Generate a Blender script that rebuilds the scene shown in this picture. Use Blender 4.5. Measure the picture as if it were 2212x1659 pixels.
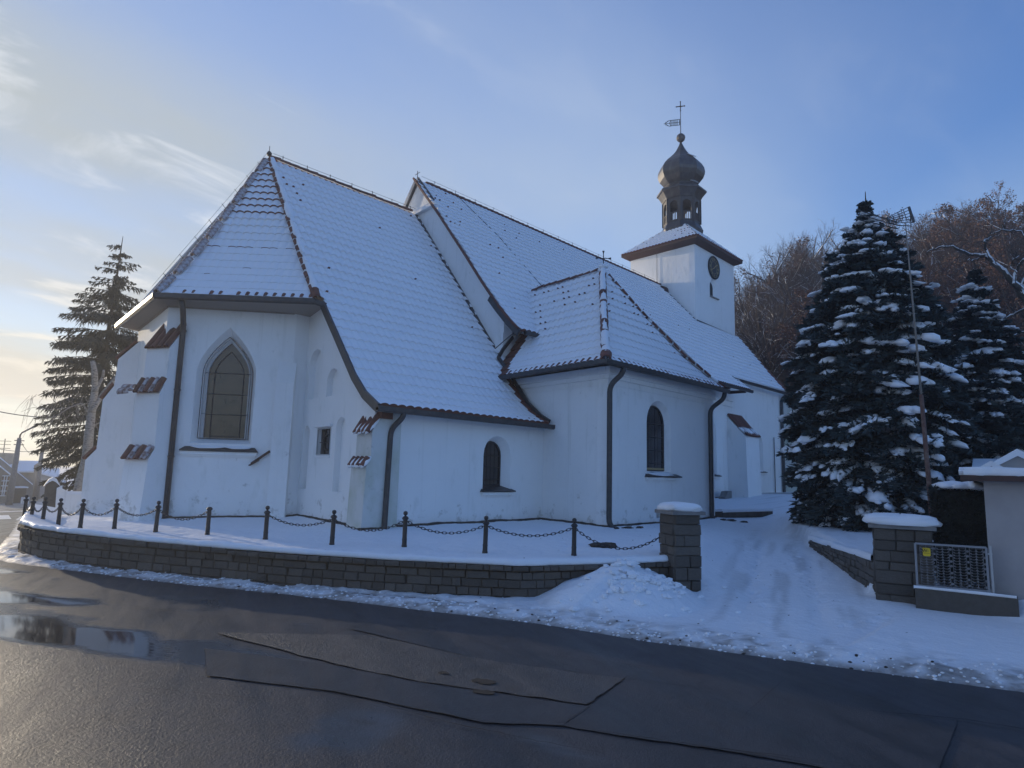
import bpy, math, random
import numpy as np
from mathutils import Vector, Matrix
from mathutils.geometry import tessellate_polygon

S = 1.5                      # survey units -> metres
random.seed(7); RNG = np.random.default_rng(7)
scn = bpy.context.scene
COL = scn.collection
for o in list(bpy.data.objects): bpy.data.objects.remove(o)

# ------------------------------------------------------------------ camera
PITCH, ROLL, YAW, FPX = map(float, (7.79, 1.49, 43.39, 1400.0))
def _cam_axes():
    p, r, y = (math.radians(v) for v in (PITCH, ROLL, YAW))
    fh = np.array([math.cos(y), math.sin(y), 0]); rt = np.array([math.sin(y), -math.cos(y), 0]); up = np.array([0, 0, 1.])
    f = fh*math.cos(p)+up*math.sin(p); u = -fh*math.sin(p)+up*math.cos(p)
    return rt*math.cos(r)+u*math.sin(r), u*math.cos(r)-rt*math.sin(r), f
CR, CU, CF = _cam_axes()
EYE = np.array([0, 0, 1.65])
cd = bpy.data.cameras.new('camera'); cam = bpy.data.objects.new('camera', cd); COL.objects.link(cam)
cam.matrix_world = Matrix(((CR[0], CU[0], -CF[0], 0), (CR[1], CU[1], -CF[1], 0), (CR[2], CU[2], -CF[2], EYE[2]*S), (0, 0, 0, 1)))
cd.sensor_width = 36; cd.lens = FPX/2212*36; cd.clip_start = 0.05; cd.clip_end = 3000
scn.camera = cam
def ray(x, y): return CF+CR*(x-1106)/FPX-CU*(y-829.5)/FPX
def far(x, y, D):            # surveyed bearing at horizontal distance D
    d = ray(x, y); return EYE+d*D/math.hypot(d[0], d[1])

# ------------------------------------------------------------------ light
SUN_AZ, SUN_EL = math.radians(93.0), math.radians(9.0)
sunv = Vector((math.cos(SUN_AZ)*math.cos(SUN_EL), math.sin(SUN_AZ)*math.cos(SUN_EL), math.sin(SUN_EL)))
sl = bpy.data.lights.new('sun', 'SUN'); sl.energy = 2.6; sl.angle = math.radians(0.6); sl.color = (1.0, 0.84, 0.62)
so = bpy.data.objects.new('sun', sl); COL.objects.link(so); so.rotation_euler = sunv.to_track_quat('Z', 'Y').to_euler()
W = bpy.data.worlds.new('World'); scn.world = W; W.use_nodes = True
nt = W.node_tree; nt.nodes.clear()
def N(tree, typ, **kw):
    n = tree.nodes.new(typ)
    for k, v in kw.items():
        if k.startswith('i_'):
            key = k[2:]; n.inputs[int(key) if key.isdigit() else key.replace('_', ' ')].default_value = v
        else: setattr(n, k, v)
    return n
def LK(tree, a, b): tree.links.new(a, b)
sky = N(nt, 'ShaderNodeTexSky', sky_type='NISHITA', sun_disc=False, sun_elevation=SUN_EL, sun_rotation=math.pi/2-SUN_AZ, altitude=100, air_density=1.0, dust_density=0.0, ozone_density=3.0)
tc = N(nt, 'ShaderNodeTexCoord')
sep = N(nt, 'ShaderNodeSeparateXYZ'); LK(nt, tc.outputs['Generated'], sep.inputs[0])
def mathn(tree, op, a, b=None, clamp=False):
    n = N(tree, 'ShaderNodeMath', operation=op, use_clamp=clamp)
    for i, v in enumerate((a, b)):
        if v is None: continue
        if isinstance(v, (int, float)): n.inputs[i].default_value = v
        else: LK(tree, v, n.inputs[i])
    return n.outputs[0]
def smooth(tree, v, a, b, lo=0., hi=1.):
    n = N(tree, 'ShaderNodeMapRange', i_1=a, i_2=b, i_3=lo, i_4=hi, interpolation_type='SMOOTHSTEP'); LK(tree, v, n.inputs[0]); return n.outputs[0]
def mixc(tree, f, a, b):
    n = N(tree, 'ShaderNodeMix', data_type='RGBA')
    for k, v in ((0, f), (6, a), (7, b)):
        if isinstance(v, (int, float, tuple)): n.inputs[k].default_value = v
        else: LK(tree, v, n.inputs[k])
    return n.outputs[2]
SKY_STRENGTH = 0.15
blue = N(nt, 'ShaderNodeHueSaturation', i_Hue=0.516, i_Saturation=1.18, i_Value=1.19); LK(nt, sky.outputs[0], blue.inputs['Color'])
# thin high cloud: wind-drawn wisps and a milky veil that thickens towards the low sun
zz = mathn(nt, 'ADD', mathn(nt, 'MAXIMUM', sep.outputs[2], 0.0), 0.22)
comb = N(nt, 'ShaderNodeCombineXYZ'); LK(nt, mathn(nt, 'DIVIDE', sep.outputs[0], zz), comb.inputs[0]); LK(nt, mathn(nt, 'DIVIDE', sep.outputs[1], zz), comb.inputs[1])
mp = N(nt, 'ShaderNodeMapping'); LK(nt, comb.outputs[0], mp.inputs[0]); mp.inputs['Rotation'].default_value = (0, 0, math.radians(-28)); mp.inputs['Scale'].default_value = (1.0, 2.0, 1); mp.inputs['Location'].default_value = (3.3, 1.7, 0)
n1 = N(nt, 'ShaderNodeTexNoise', i_Scale=2.5, i_Detail=9.0, i_Roughness=0.56, i_Distortion=0.5); LK(nt, mp.outputs[0], n1.inputs['Vector'])
n2 = N(nt, 'ShaderNodeTexNoise', i_Scale=0.8, i_Detail=5.0, i_Roughness=0.5); LK(nt, mp.outputs[0], n2.inputs['Vector'])
dotn = N(nt, 'ShaderNodeVectorMath', operation='DOT_PRODUCT'); LK(nt, tc.outputs['Generated'], dotn.inputs[0]); dotn.inputs[1].default_value = sunv
near = mathn(nt, 'MULTIPLY', smooth(nt, dotn.outputs['Value'], -0.05, 0.86), smooth(nt, sep.outputs[2], .66, .40, .42, 1.0))
wisp = mathn(nt, 'MULTIPLY', smooth(nt, n1.outputs[0], .54, .70), smooth(nt, dotn.outputs['Value'], .62, .95, .06, .9))
veil = mathn(nt, 'MULTIPLY', mathn(nt, 'ADD', mathn(nt, 'MULTIPLY', smooth(nt, n2.outputs[0], .30, .68), .40), .72), mathn(nt, 'MAXIMUM', mathn(nt, 'ADD', mathn(nt, 'MULTIPLY', near, .88), .03), smooth(nt, sep.outputs[2], .55, -.02, 0, .85)), clamp=True)
low = mathn(nt, 'MULTIPLY', smooth(nt, sep.outputs[2], .34, .02), smooth(nt, dotn.outputs['Value'], 0.55, 0.97))
k_ = 1/SKY_STRENGTH
vbase = mixc(nt, smooth(nt, dotn.outputs['Value'], .45, .93), (.345*k_, .405*k_, .47*k_, 1), (.28*k_, .315*k_, .335*k_, 1))
vcol = mixc(nt, low, vbase, (.42*k_, .39*k_, .32*k_, 1))
wcol = mixc(nt, low, (.50*k_, .53*k_, .57*k_, 1), (.66*k_, .59*k_, .46*k_, 1))
c1 = mixc(nt, veil, blue.outputs[0], vcol); c2 = mixc(nt, mathn(nt, 'MULTIPLY', wisp, .75), c1, wcol)
bg = N(nt, 'ShaderNodeBackground', i_Strength=SKY_STRENGTH); LK(nt, c2, bg.inputs[0])
wo = N(nt, 'ShaderNodeOutputWorld'); LK(nt, bg.outputs[0], wo.inputs[0])
vs = scn.view_settings; scn.display_settings.display_device = 'sRGB'
vs.view_transform = 'Standard'; vs.look = 'None'; vs.gamma = 1; vs.use_curve_mapping = False; vs.exposure = 0.7
scn.render.engine = 'CYCLES'

# ------------------------------------------------------------------ mesh helpers
class MB:
    def __init__(s): s.v = []; s.f = []; s.m = []; s.n = 0
    def add(s, verts, faces, mat=0):
        verts = np.asarray(verts, float).reshape(-1, 3); b = s.n
        s.v.append(verts); s.n += len(verts)
        for f in faces: s.f.append([i+b for i in f])
        if isinstance(mat, int): s.m += [mat]*len(faces)
        else: s.m += list(mat)
        return s
    def quad(s, a, b, c, d, mat=0): return s.add([a, b, c, d], [(0, 1, 2, 3)], mat)
    def box(s, c, size, rz=0.0, mat=0, axes=None):
        hx, hy, hz = (np.array(size)/2)
        if axes is None:
            ca, sa = math.cos(rz), math.sin(rz); axes = (np.array([ca, sa, 0]), np.array([-sa, ca, 0]), np.array([0, 0, 1.]))
        c = np.array(c, float); ax, ay, az = (np.array(a, float) for a in axes)
        P = [c+ax*hx*i+ay*hy*j+az*hz*k for i in (-1, 1) for j in (-1, 1) for k in (-1, 1)]
        return s.add(P, [(0, 1, 3, 2), (4, 6, 7, 5), (0, 4, 5, 1), (2, 3, 7, 6), (0, 2, 6, 4), (1, 5, 7, 3)], mat)
    def beam(s, p, q, w, h, mat=0, up=(0, 0, 1)):
        p = np.array(p, float); q = np.array(q, float); d = q-p; L = np.linalg.norm(d); d = d/L
        y = np.cross(up, d); ny = np.linalg.norm(y); y = y/ny if ny > 1e-6 else np.array([1., 0, 0]); z = np.cross(d, y)
        return s.box((p+q)/2, (L, w, h), mat=mat, axes=(d, y, z))
    def tube(s, path, r, n=6, mat=0, cap=True):
        P = np.asarray(path, float); k = len(P)
        R = np.full(k, r, float) if np.isscalar(r) else np.asarray(r, float)
        T = np.gradient(P, axis=0); T /= np.linalg.norm(T, axis=1)[:, None]+1e-12
        ref = np.array([0, 0, 1.]) if abs(T[0][2]) < 0.9 else np.array([1., 0, 0])
        V = []
        a = np.cross(T[0], ref); a /= np.linalg.norm(a)
        th = np.arange(n)*2*math.pi/n
        for i in range(k):
            a = a-T[i]*np.dot(a, T[i]); a /= np.linalg.norm(a)+1e-12; b = np.cross(T[i], a)
            V.append(P[i]+R[i]*(np.cos(th)[:, None]*a+np.sin(th)[:, None]*b))
        F = [(i*n+j, i*n+(j+1) % n, (i+1)*n+(j+1) % n, (i+1)*n+j) for i in range(k-1) for j in range(n)]
        if cap: F += [tuple(range(n))[::-1], tuple(range((k-1)*n, k*n))]
        return s.add(np.concatenate(V), F, mat)
    def lathe(s, c, prof, n=12, rot=0.0, mat=0, cap=True):
        V = []; th = np.arange(n)*2*math.pi/n+rot; c = np.array(c, float)
        for r, z in prof: V.append(np.stack([c[0]+r*np.cos(th), c[1]+r*np.sin(th), np.full(n, c[2]+z)], 1))
        k = len(prof)
        F = [(i*n+j, i*n+(j+1) % n, (i+1)*n+(j+1) % n, (i+1)*n+j) for i in range(k-1) for j in range(n)]
        if cap: F += [tuple(range(n))[::-1], tuple(range((k-1)*n, k*n))]
        return s.add(np.concatenate(V), F, mat)
    def prism(s, poly, o, u, w, n, depth, mat=0):      # 2D poly in (u,w) frame, extruded along n
        o, u, w, n = (np.array(a, float) for a in (o, u, w, n)); k = len(poly)
        A = [o+u*a+w*b for a, b in poly]; B = [p+n*depth for p in A]
        tr = tessellate_polygon([[Vector((a, b, 0)) for a, b in poly]])
        F = [tuple(t) for t in tr]+[tuple(i+k for i in t) for t in tr]
        F += [(i, (i+1) % k, (i+1) % k+k, i+k) for i in range(k)]
        return s.add(A+B, F, mat)
    def blob(s, c, r, seed=0, mat=0, n=9, m=6, axes=None, flat=0.5, rough=0.12):
        c = np.array(c, float); r = np.array(r, float)
        if axes is None: axes = np.eye(3)
        rg = np.random.default_rng(seed); ph = np.linspace(0.0, math.pi, m); th = np.arange(n)*2*math.pi/n
        V = []
        for p in ph:
            k = 1+rough*rg.standard_normal(n)*(math.sin(p) > .05)
            x = np.sin(p)*np.cos(th)*k; y = np.sin(p)*np.sin(th)*k; z = np.full(n, np.cos(p)); z = np.where(z < 0, z*flat, z)
            V.append(c+np.outer(x*r[0], axes[0])+np.outer(y*r[1], axes[1])+np.outer(z*r[2], axes[2]))
        F = [(i*n+j, (i+1)*n+j, (i+1)*n+(j+1) % n, i*n+(j+1) % n) for i in range(m-1) for j in range(n)]
        return s.add(np.concatenate(V), F, mat)
    def grid(s, V, mat=0, keep=None):                    # V (a,b,3)
        a, b = V.shape[:2]; I = np.arange(a*b).reshape(a, b)
        F = np.stack([I[:-1, :-1], I[:-1, 1:], I[1:, 1:], I[1:, :-1]], -1).reshape(-1, 4)
        if keep is not None: F = F[keep.reshape(-1)]
        mm = mat
        if not isinstance(mat, int):
            mm = np.asarray(mat).reshape(-1); mm = (mm[keep.reshape(-1)] if keep is not None else mm).tolist()
        return s.add(V.reshape(-1, 3), F.tolist(), mm)
    def mesh(s, name, mats, O=(0, 0, 0), smooth=False, raw=False):
        me = bpy.data.meshes.new(name)
        V = np.concatenate(s.v)-np.array(O, float)
        V = V*S
        me.from_pydata(V.tolist(), [], s.f)
        if not isinstance(mats, (list, tuple)): mats = [mats]
        for m in mats: me.materials.append(m)
        if len(mats) > 1: me.polygons.foreach_set('material_index', s.m)
        if smooth: me.polygons.foreach_set('use_smooth', [True]*len(me.polygons))
        me.update(); return me

class T:                                                   # a thing: Empty at its base (survey coords O)
    def __init__(s, name, label, cat, O=(0, 0, 0), group=None, kind=None):
        s.O = np.array(O, float); s.e = bpy.data.objects.new(name, None); COL.objects.link(s.e)
        s.e.empty_display_size = .2; s.e.location = s.O*S; tag(s.e, label, cat, group, kind)
    def part(s, name, mb, mats, parent=None, smooth=False, kind=None, label=None):
        o = bpy.data.objects.new(name, mb.mesh(name, mats, s.O, smooth)); COL.objects.link(o); o.parent = parent or s.e
        if kind: o['kind'] = kind
        if label: o['label'] = label
        return o
    def inst(s, name, me, loc, axes=None, scale=(1, 1, 1), parent=None):   # shared-mesh part
        o = bpy.data.objects.new(name, me); COL.objects.link(o); o.parent = parent or s.e
        m = Matrix.Translation(Vector((np.array(loc, float)-s.O)*S))
        if axes is not None:
            a = [np.array(x, float)*k for x, k in zip(axes, scale)]
            m = m @ Matrix(((a[0][0], a[1][0], a[2][0], 0), (a[0][1], a[1][1], a[2][1], 0), (a[0][2], a[1][2], a[2][2], 0), (0, 0, 0, 1)))
        else: m = m @ Matrix.Diagonal((*scale, 1))
        o.matrix_local = m
        return o
def tag(o, label=None, cat=None, group=None, kind=None):
    if label: o['label'] = label
    if cat: o['category'] = cat
    if group: o['group'] = group
    if kind: o['kind'] = kind
def single(name, mb, mats, label=None, cat=None, group=None, kind=None, smooth=False, O=None):
    if O is None: O = (0, 0, 0)
    o = bpy.data.objects.new(name, mb.mesh(name, mats, O, smooth)); COL.objects.link(o); o.location = np.array(O, float)*S
    tag(o, label, cat, group, kind); return o
def unit(v): v = np.array(v, float); return v/np.linalg.norm(v)
def vnoise(x, y, seed=0):
    x = np.asarray(x, float); y = np.asarray(y, float); xi = np.floor(x).astype(np.int64); yi = np.floor(y).astype(np.int64)
    fx = x-xi; fy = y-yi; fx = fx*fx*(3-2*fx); fy = fy*fy*(3-2*fy)
    def h(a, b):
        n = (a*374761393+b*668265263+seed*974634777) & 0x7fffffff
        n = (n ^ (n >> 13))*1274126177 & 0x7fffffff; return ((n ^ (n >> 16)) & 0xffff)/65535.0
    return (h(xi, yi)*(1-fx)+h(xi+1, yi)*fx)*(1-fy)+(h(xi, yi+1)*(1-fx)+h(xi+1, yi+1)*fx)*fy
def fbm(x, y, seed=0, oct=4, g=.5):
    t = 0; a = 1; n = 0
    for i in range(oct): t = t+a*vnoise(np.asarray(x)*2**i, np.asarray(y)*2**i, seed+i*17); n += a; a *= g
    return t/n-.5
def sstep(a, b, x): t = np.clip((x-a)/(b-a), 0, 1); return t*t*(3-2*t)

# ------------------------------------------------------------------ materials
def mat(name, base, rough=.7, noise=None, bump=None, spec=.5, metal=0.0, var=0.0, coords='Object', extra=None):
    m = bpy.data.materials.new(name); m.use_nodes = True; t = m.node_tree; b = t.nodes['Principled BSDF']
    b.inputs['Base Color'].default_value = (*base, 1); b.inputs['Roughness'].default_value = rough; b.inputs['Specular IOR Level'].default_value = spec; b.inputs['Metallic'].default_value = metal
    tcn = N(t, 'ShaderNodeTexCoord'); co = tcn.outputs[coords]
    col = None
    if noise:
        for (sc, c2, lo, hi, stretch) in noise:
            v = co
            if stretch: mpn = N(t, 'ShaderNodeMapping'); mpn.inputs['Scale'].default_value = stretch; LK(t, co, mpn.inputs[0]); v = mpn.outputs[0]
            nz = N(t, 'ShaderNodeTexNoise', i_Scale=sc, i_Detail=6.0, i_Roughness=0.6); LK(t, v, nz.inputs['Vector'])
            mr = N(t, 'ShaderNodeMapRange', i_1=lo, i_2=hi); LK(t, nz.outputs[0], mr.inputs[0])
            mx = N(t, 'ShaderNodeMix', data_type='RGBA'); LK(t, mr.outputs[0], mx.inputs[0])
            if col is None: mx.inputs[6].default_value = (*base, 1)
            else: LK(t, col, mx.inputs[6])
            mx.inputs[7].default_value = (*c2, 1); col = mx.outputs[2]
    if var:
        oi = N(t, 'ShaderNodeObjectInfo'); mr = N(t, 'ShaderNodeMapRange', i_1=0, i_2=1, i_3=1-var, i_4=1+var); LK(t, oi.outputs['Random'], mr.inputs[0])
        mx = N(t, 'ShaderNodeMix', data_type='RGBA', blend_type='MULTIPLY'); mx.inputs[0].default_value = 1
        if col is None: mx.inputs[6].default_value = (*base, 1)
        else: LK(t, col, mx.inputs[6])
        LK(t, mr.outputs[0], mx.inputs[7]); col = mx.outputs[2]
    if col is not None: LK(t, col, b.inputs['Base Color'])
    if bump:
        prev = None
        for (sc, st, dist) in bump:
            nz = N(t, 'ShaderNodeTexNoise', i_Scale=sc, i_Detail=5.0, i_Roughness=0.6); LK(t, co, nz.inputs['Vector'])
            bp = N(t, 'ShaderNodeBump', i_Strength=st, i_Distance=dist); LK(t, nz.outputs[0], bp.inputs['Height'])
            if prev is not None: LK(t, prev, bp.inputs['Normal'])
            prev = bp.outputs[0]
        LK(t, prev, b.inputs['Normal'])
    if extra: extra(t, b, co, col)
    return m
def plaster_wear(t, b, co, col):
    sp = N(t, 'ShaderNodeSeparateXYZ'); LK(t, co, sp.inputs[0])
    nz = N(t, 'ShaderNodeTexNoise', i_Scale=2.6, i_Detail=9.0, i_Roughness=.68); LK(t, co, nz.inputs['Vector'])
    band = smooth(t, sp.outputs[2], 1.5, -.3); f = smooth(t, mathn(t, 'ADD', nz.outputs[0], mathn(t, 'MULTIPLY', band, .17)), .65, .76)
    mp_ = N(t, 'ShaderNodeMapping'); mp_.inputs['Scale'].default_value = (3.2, 3.2, .12); LK(t, co, mp_.inputs[0]); st = N(t, 'ShaderNodeTexNoise', i_Scale=1.6, i_Detail=5.0); LK(t, mp_.outputs[0], st.inputs['Vector'])
    c1 = mixc(t, mathn(t, 'MULTIPLY', smooth(t, st.outputs[0], .58, .78), .28), col, (.56, .55, .50, 1)); c2 = mixc(t, mathn(t, 'MULTIPLY', f, .6), c1, (.46, .44, .39, 1)); LK(t, c2, b.inputs['Base Color'])
M = {}
M['plaster'] = mat('plaster', (.89, .88, .86), .85, [(.6, (.85, .84, .82), .42, .75, None), (2.2, (.70, .70, .66), .58, .82, (1, 1, .35)), (9, (.76, .76, .73), .62, .8, None)], [(22, .3, .02), (3.0, .4, .05), (.7, .25, .12)], spec=.25, extra=plaster_wear)
M['plaster_mould'] = mat('plaster_mould', (.66, .66, .63), .85, [(1.1, (.47, .50, .40), .42, .68, (1, 1, .5)), (5, (.36, .37, .33), .62, .8, None)], [(22, .3, .02), (3.0, .4, .05)], spec=.25)
M['snow'] = mat('snow', (.86, .87, .89), .55, None, [(14, .22, .03), (60, .2, .01)], spec=.35)
M['tile'] = mat('tile', (.165, .062, .044), .75, [(6, (.095, .045, .037), .45, .7, None)], [(40, .3, .01)], var=.25)
M['tile_frost'] = mat('tile_frost', (.17, .10, .085), .75, [(7, (.55, .53, .55), .42, .66, None)], [(40, .3, .01)], var=.12)
M['brown'] = mat('brown_boards', (.085, .042, .032), .7, [(8, (.05, .03, .025), .4, .7, None)])
M['soffit'] = mat('soffit', (.30, .27, .24), .85)
M['metal'] = mat('dark_metal', (.035, .037, .042), .42, [(6, (.06, .06, .062), .45, .7, None)], spec=.5)
M['lead'] = mat('copper_sheet', (.075, .07, .072), .42, [(3, (.12, .115, .11), .45, .7, (1, 1, .3))], [(9, .15, .02)], metal=.55)
M['wood'] = mat('dark_wood', (.06, .052, .05), .6, [(6, (.09, .078, .07), .45, .7, (1, 1, .2))])
M['iron'] = mat('black_iron', (.018, .019, .021), .45, spec=.5)
M['glass'] = mat('dark_glass', (.010, .012, .015), .06, spec=.6)
M['oldglass'] = mat('old_glass', (.045, .030, .024), .05, [(1.1, (.02, .018, .018), .45, .6, None)], [(3.5, .10, .03)], spec=.75)
M['frame'] = mat('grey_frame', (.45, .45, .44), .6)
M['stone'] = mat('wall_stone', (.105, .090, .075), .9, [(5, (.14, .12, .10), .42, .7, None), (22, (.07, .062, .054), .5, .75, None)], [(30, .5, .02), (8, .5, .04)], var=.24)
M['mortar'] = mat('mortar', (.088, .076, .064), .95, [(9, (.105, .092, .078), .4, .7, None)], [(30, .5, .02)])
M['soil'] = mat('bare_soil', (.045, .036, .03), .95, [(12, (.09, .075, .06), .45, .7, None)], [(30, .7, .04)])
M['bark'] = mat('bark', (.075, .062, .052), .9, [(8, (.12, .105, .09), .45, .7, None)])
M['bark_far'] = mat('bark_far', (.085, .066, .056), .95, var=.25)
M['birch'] = mat('birch_bark', (.34, .31, .27), .85, [(7, (.12, .10, .085), .5, .65, (1, 1, 3))])
M['needle'] = mat('spruce_needle', (.030, .050, .052), .7, [(3, (.052, .078, .082), .4, .7, None)])
M['needle_w'] = mat('norway_needle', (.065, .064, .048), .7, [(3, (.09, .085, .06), .4, .7, None)])
M['leaf'] = mat('beech_leaf', (.105, .048, .030), .8, [(2.0, (.155, .078, .045), .4, .7, None)])
M['hedge'] = mat('hedge_needle', (.012, .016, .014), .8, [(5, (.022, .028, .022), .4, .7, None)])
M['garage'] = mat('garage_wall', (.40, .37, .36), .9, [(1.5, (.35, .32, .31), .4, .7, None)], [(60, .35, .01)])
M['house'] = mat('house_wall', (.34, .29, .235), .9, [(.8, (.26, .22, .18), .4, .7, None)])
M['house2'] = mat('house_wall_grey', (.42, .39, .36), .9, [(.8, (.33, .30, .28), .4, .7, None)])
M['shutter'] = mat('brown_shutter', (.16, .095, .055), .7)
M['concrete'] = mat('concrete', (.22, .21, .20), .9, [(4, (.16, .155, .15), .4, .7, None)], [(30, .3, .01)])
M['white'] = mat('white_paint', (.72, .72, .70), .6)
M['gate'] = mat('gate_paint', (.27, .27, .28), .6)
M['galv'] = mat('weathered_steel', (.24, .235, .235), .6, [(12, (.12, .115, .115), .42, .65, None)], metal=.3)
M['rust'] = mat('rusty_pole', (.13, .062, .045), .8, [(9, (.20, .13, .10), .45, .65, None)])
M['poletop'] = mat('weathered_pole', (.24, .21, .18), .8)
M['yellow'] = mat('yellow_plate', (.72, .50, .02), .5)
M['black'] = mat('black_print', (.012, .012, .012), .6)
M['blue'] = mat('blue_sign', (.02, .06, .30), .5)
M['gold'] = mat('gilding', (.50, .38, .20), .45, metal=.4)
M['dial'] = mat('clock_dial', (.030, .033, .036), .6)
M['copper'] = mat('green_copper', (.05, .085, .085), .6)
# ------------------------------------------------------------------ terrain
EDGE = np.array([(-60, 20.), (-20, 12.), (-8, 9.0), (-3, 7.9), (.73, 6.89), (2.42, 6.36), (3.65, 5.96), (4.95, 5.67), (6.62, 5.01), (8.22, 4.37), (9.64, 3.7), (11.87, 2.83), (13.3, 2.32), (14.5, 2.2), (16, 2.55), (20, 3.4), (25, 4.4), (31, 5.6), (42, 8.3), (60, 12.), (120, 26.)])
def edge(Y): return np.interp(Y, EDGE[:, 0], EDGE[:, 1])
WALL = np.array([(3.75, 19.5), (3.42, 18.0), (2.93, 15.8), (2.64, 14.4), (2.72, 13.3), (2.95, 12.4), (3.5, 10.9), (4.56, 8.6), (5.4, 7.15), (6.42, 5.77), (7.5, 5.22), (8.45, 4.86)])
def poly_sd(X, Y, P):        # signed distance to an open polyline (+ to the left of its direction), plus arc position
    best = np.full(X.shape, 1e9); sg = np.zeros(X.shape)
    for (ax, ay), (bx, by) in zip(P[:-1], P[1:]):
        dx, dy = bx-ax, by-ay; L2 = dx*dx+dy*dy
        t = np.clip(((X-ax)*dx+(Y-ay)*dy)/L2, 0, 1); d = np.hypot(X-ax-t*dx, Y-ay-t*dy)
        s = np.sign(dx*(Y-ay)-dy*(X-ax)); k = d < best; best = np.where(k, d, best); sg = np.where(k, s, sg)
    return best*sg
KERB = np.array([(6.25, 4.98), (5.95, 5.45), (5.72, 6.05), (5.42, 6.85), (5.10, 7.40), (4.78, 8.05), (4.45, 8.75)])
RW = np.array([(9.75, 2.35), (9.95, 2.75), (11.0, 3.05), (12.6, 3.95), (14.2, 4.85), (15.2, 5.4)])
FEET = []
_r = np.random.default_rng(91)
for (x0, y0), (x1, y1), n_ in (((8.6, 3.6), (15.5, 6.6), 26), ((9.4, 3.2), (14.5, 5.4), 22), ((7.6, 5.9), (9.6, 7.6), 9), ((9.2, 1.9), (7.6, 3.3), 10), ((4.6, 12.6), (5.4, 10.6), 7)):
    for q_ in range(n_):
        t_ = q_/n_; a_ = math.atan2(y1-y0, x1-x0); s_ = .07*(1 if q_ % 2 else -1)+_r.normal(0, .05); FEET.append((x0+(x1-x0)*t_-math.sin(a_)*s_, y0+(y1-y0)*t_+math.cos(a_)*s_, a_+_r.normal(0, .25)))
def streetz(Y): return np.where(Y > 14, -.035*(np.minimum(Y, 110)-14), 0.)
def H(X, Y, detail=True):
    X = np.asarray(X, float); Y = np.asarray(Y, float)
    sd = poly_sd(X, Y, WALL)                         # + inside (church side)
    eX = X-edge(Y)
    street = streetz(Y)
    # road / verge side
    out = street-.012
    verge = sstep(0, .12, eX)*(.035+.03*sstep(.1, .5, eX))
    lump = .06*np.abs(fbm(X*3.1, Y*3.1, 3, 3))+.075*np.maximum(fbm(X*7, Y*7, 5, 2), -.1)*sstep(1.4, .3, eX)
    out = out+verge+(lump*sstep(.02, .25, eX) if detail else 0)
    tr_ = np.exp(-(poly_sd(X, Y, KERB)/.055)**2)*sstep(-.08, .10, fbm(X*1.1+3, Y*1.1, 61, 3)+.08)
    out = np.where(eX > 0, out*(1-.85*tr_), out)
    heap = .47*np.clip(1-np.hypot((X-7.60)/1.35, (Y-5.02)/1.0), 0, 1)**.9*(1+.5*fbm(X*2.2, Y*2.2, 9, 4)+.25*np.abs(fbm(X*6, Y*6, 19, 2)))
    out = np.where(eX > 0, out+heap+.03*fbm(X*5, Y*5, 8, 3)*sstep(0, .3, heap), out)
    # church side
    path = np.clip(.03+(X-8.8)*.052, .0, 1.05)
    ter = .50+.03*sstep(3, 8, X)+.09*np.clip(Y-6.5, 0, 4)/4*sstep(5, 9, X)*0.4+.045*fbm(X*.9, Y*.9, 11, 3)+.02*fbm(X*5, Y*5, 12, 3)+.02*sstep(14, 17, Y)*-8*0
    ter = ter+np.where(X > 16, (X-16)*.030, 0)+np.where(Y > 13, -.03*(Y-13)*sstep(8, 4, X), 0)
    lx, ly = 8.9, 4.78; ux, uy = unit((17.4-lx, 7.9-ly)); q = -(X-lx)*uy+(Y-ly)*ux
    w = sstep(-.9, .55, q)*sstep(8.45, 9.3, X+4*np.maximum(Y-4.86, 0))
    inn = path*(1-w)+ter*w+.018*fbm(X*2.5, Y*2.5, 14, 3)+.012*fbm(X*8, Y*8, 15, 2)*(1 if detail else 0)
    # tyre tracks and trodden ruts up the path
    c = q+1.35; inn = inn-.030*(np.exp(-((c-.5)/.10)**2)+np.exp(-((c+.35)/.10)**2))*(1-w)*(.3+1.2*vnoise(X*2, Y*2, 4))
    if detail and X.size > 1000:
        for fx, fy, fa in FEET:
            k_ = (np.abs(X-fx) < .3) & (np.abs(Y-fy) < .3)
            if k_.any(): a_, b_ = (X[k_]-fx)*math.cos(fa)+(Y[k_]-fy)*math.sin(fa), -(X[k_]-fx)*math.sin(fa)+(Y[k_]-fy)*math.cos(fa); inn[k_] -= .035*np.exp(-(a_/.085)**4-(b_/.045)**4)-.010*np.exp(-((np.hypot(a_*.6, b_)-.075)/.025)**2)
    # garden to the right of the path
    rd = -poly_sd(X, Y, RW); g = .30+.02*np.clip(X-10, 0, 6)+.03*fbm(X*2, Y*2, 21, 3)
    gard = np.maximum(inn, g+.22*sstep(10.5, 13, X))
    inn = inn+(gard-inn)*sstep(.06, .15, rd)*sstep(10.15, 10.4, X)
    inn = np.where((Y < 2.1), .07+.22*sstep(9.75, 10.35, X)*sstep(1.6, .9, Y)+.12*sstep(10, 11.5, X)+.012*fbm(X*4, Y*4, 22, 3)*1, inn)*1.0
    apron = (Y < 4.86) & (eX > 0)
    k = sstep(.15, 1.6, eX)
    h_ap = out*(1-k)+inn*k
    h_ap = np.maximum(h_ap, np.where(eX > 0, street-.012+heap, -9))
    h = np.where((sd > .14) & (Y >= 4.7), inn, np.where(apron, h_ap, out))
    h = np.where((Y > 19.5), street-.012+sstep(0, .3, eX)*.06+.03*fbm(X*3, Y*3, 3, 2)*sstep(0, .3, eX)+sstep(1.0, 8, eX)*.5, h)
    # far sidewalk on the left and the wooded hill
    fk = sstep(0, .4, Y-(46.6+(X-7.4)*3.1))*sstep(16, 13, X)
    h = h+np.where(Y > 40, fk*.12, 0)
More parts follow.
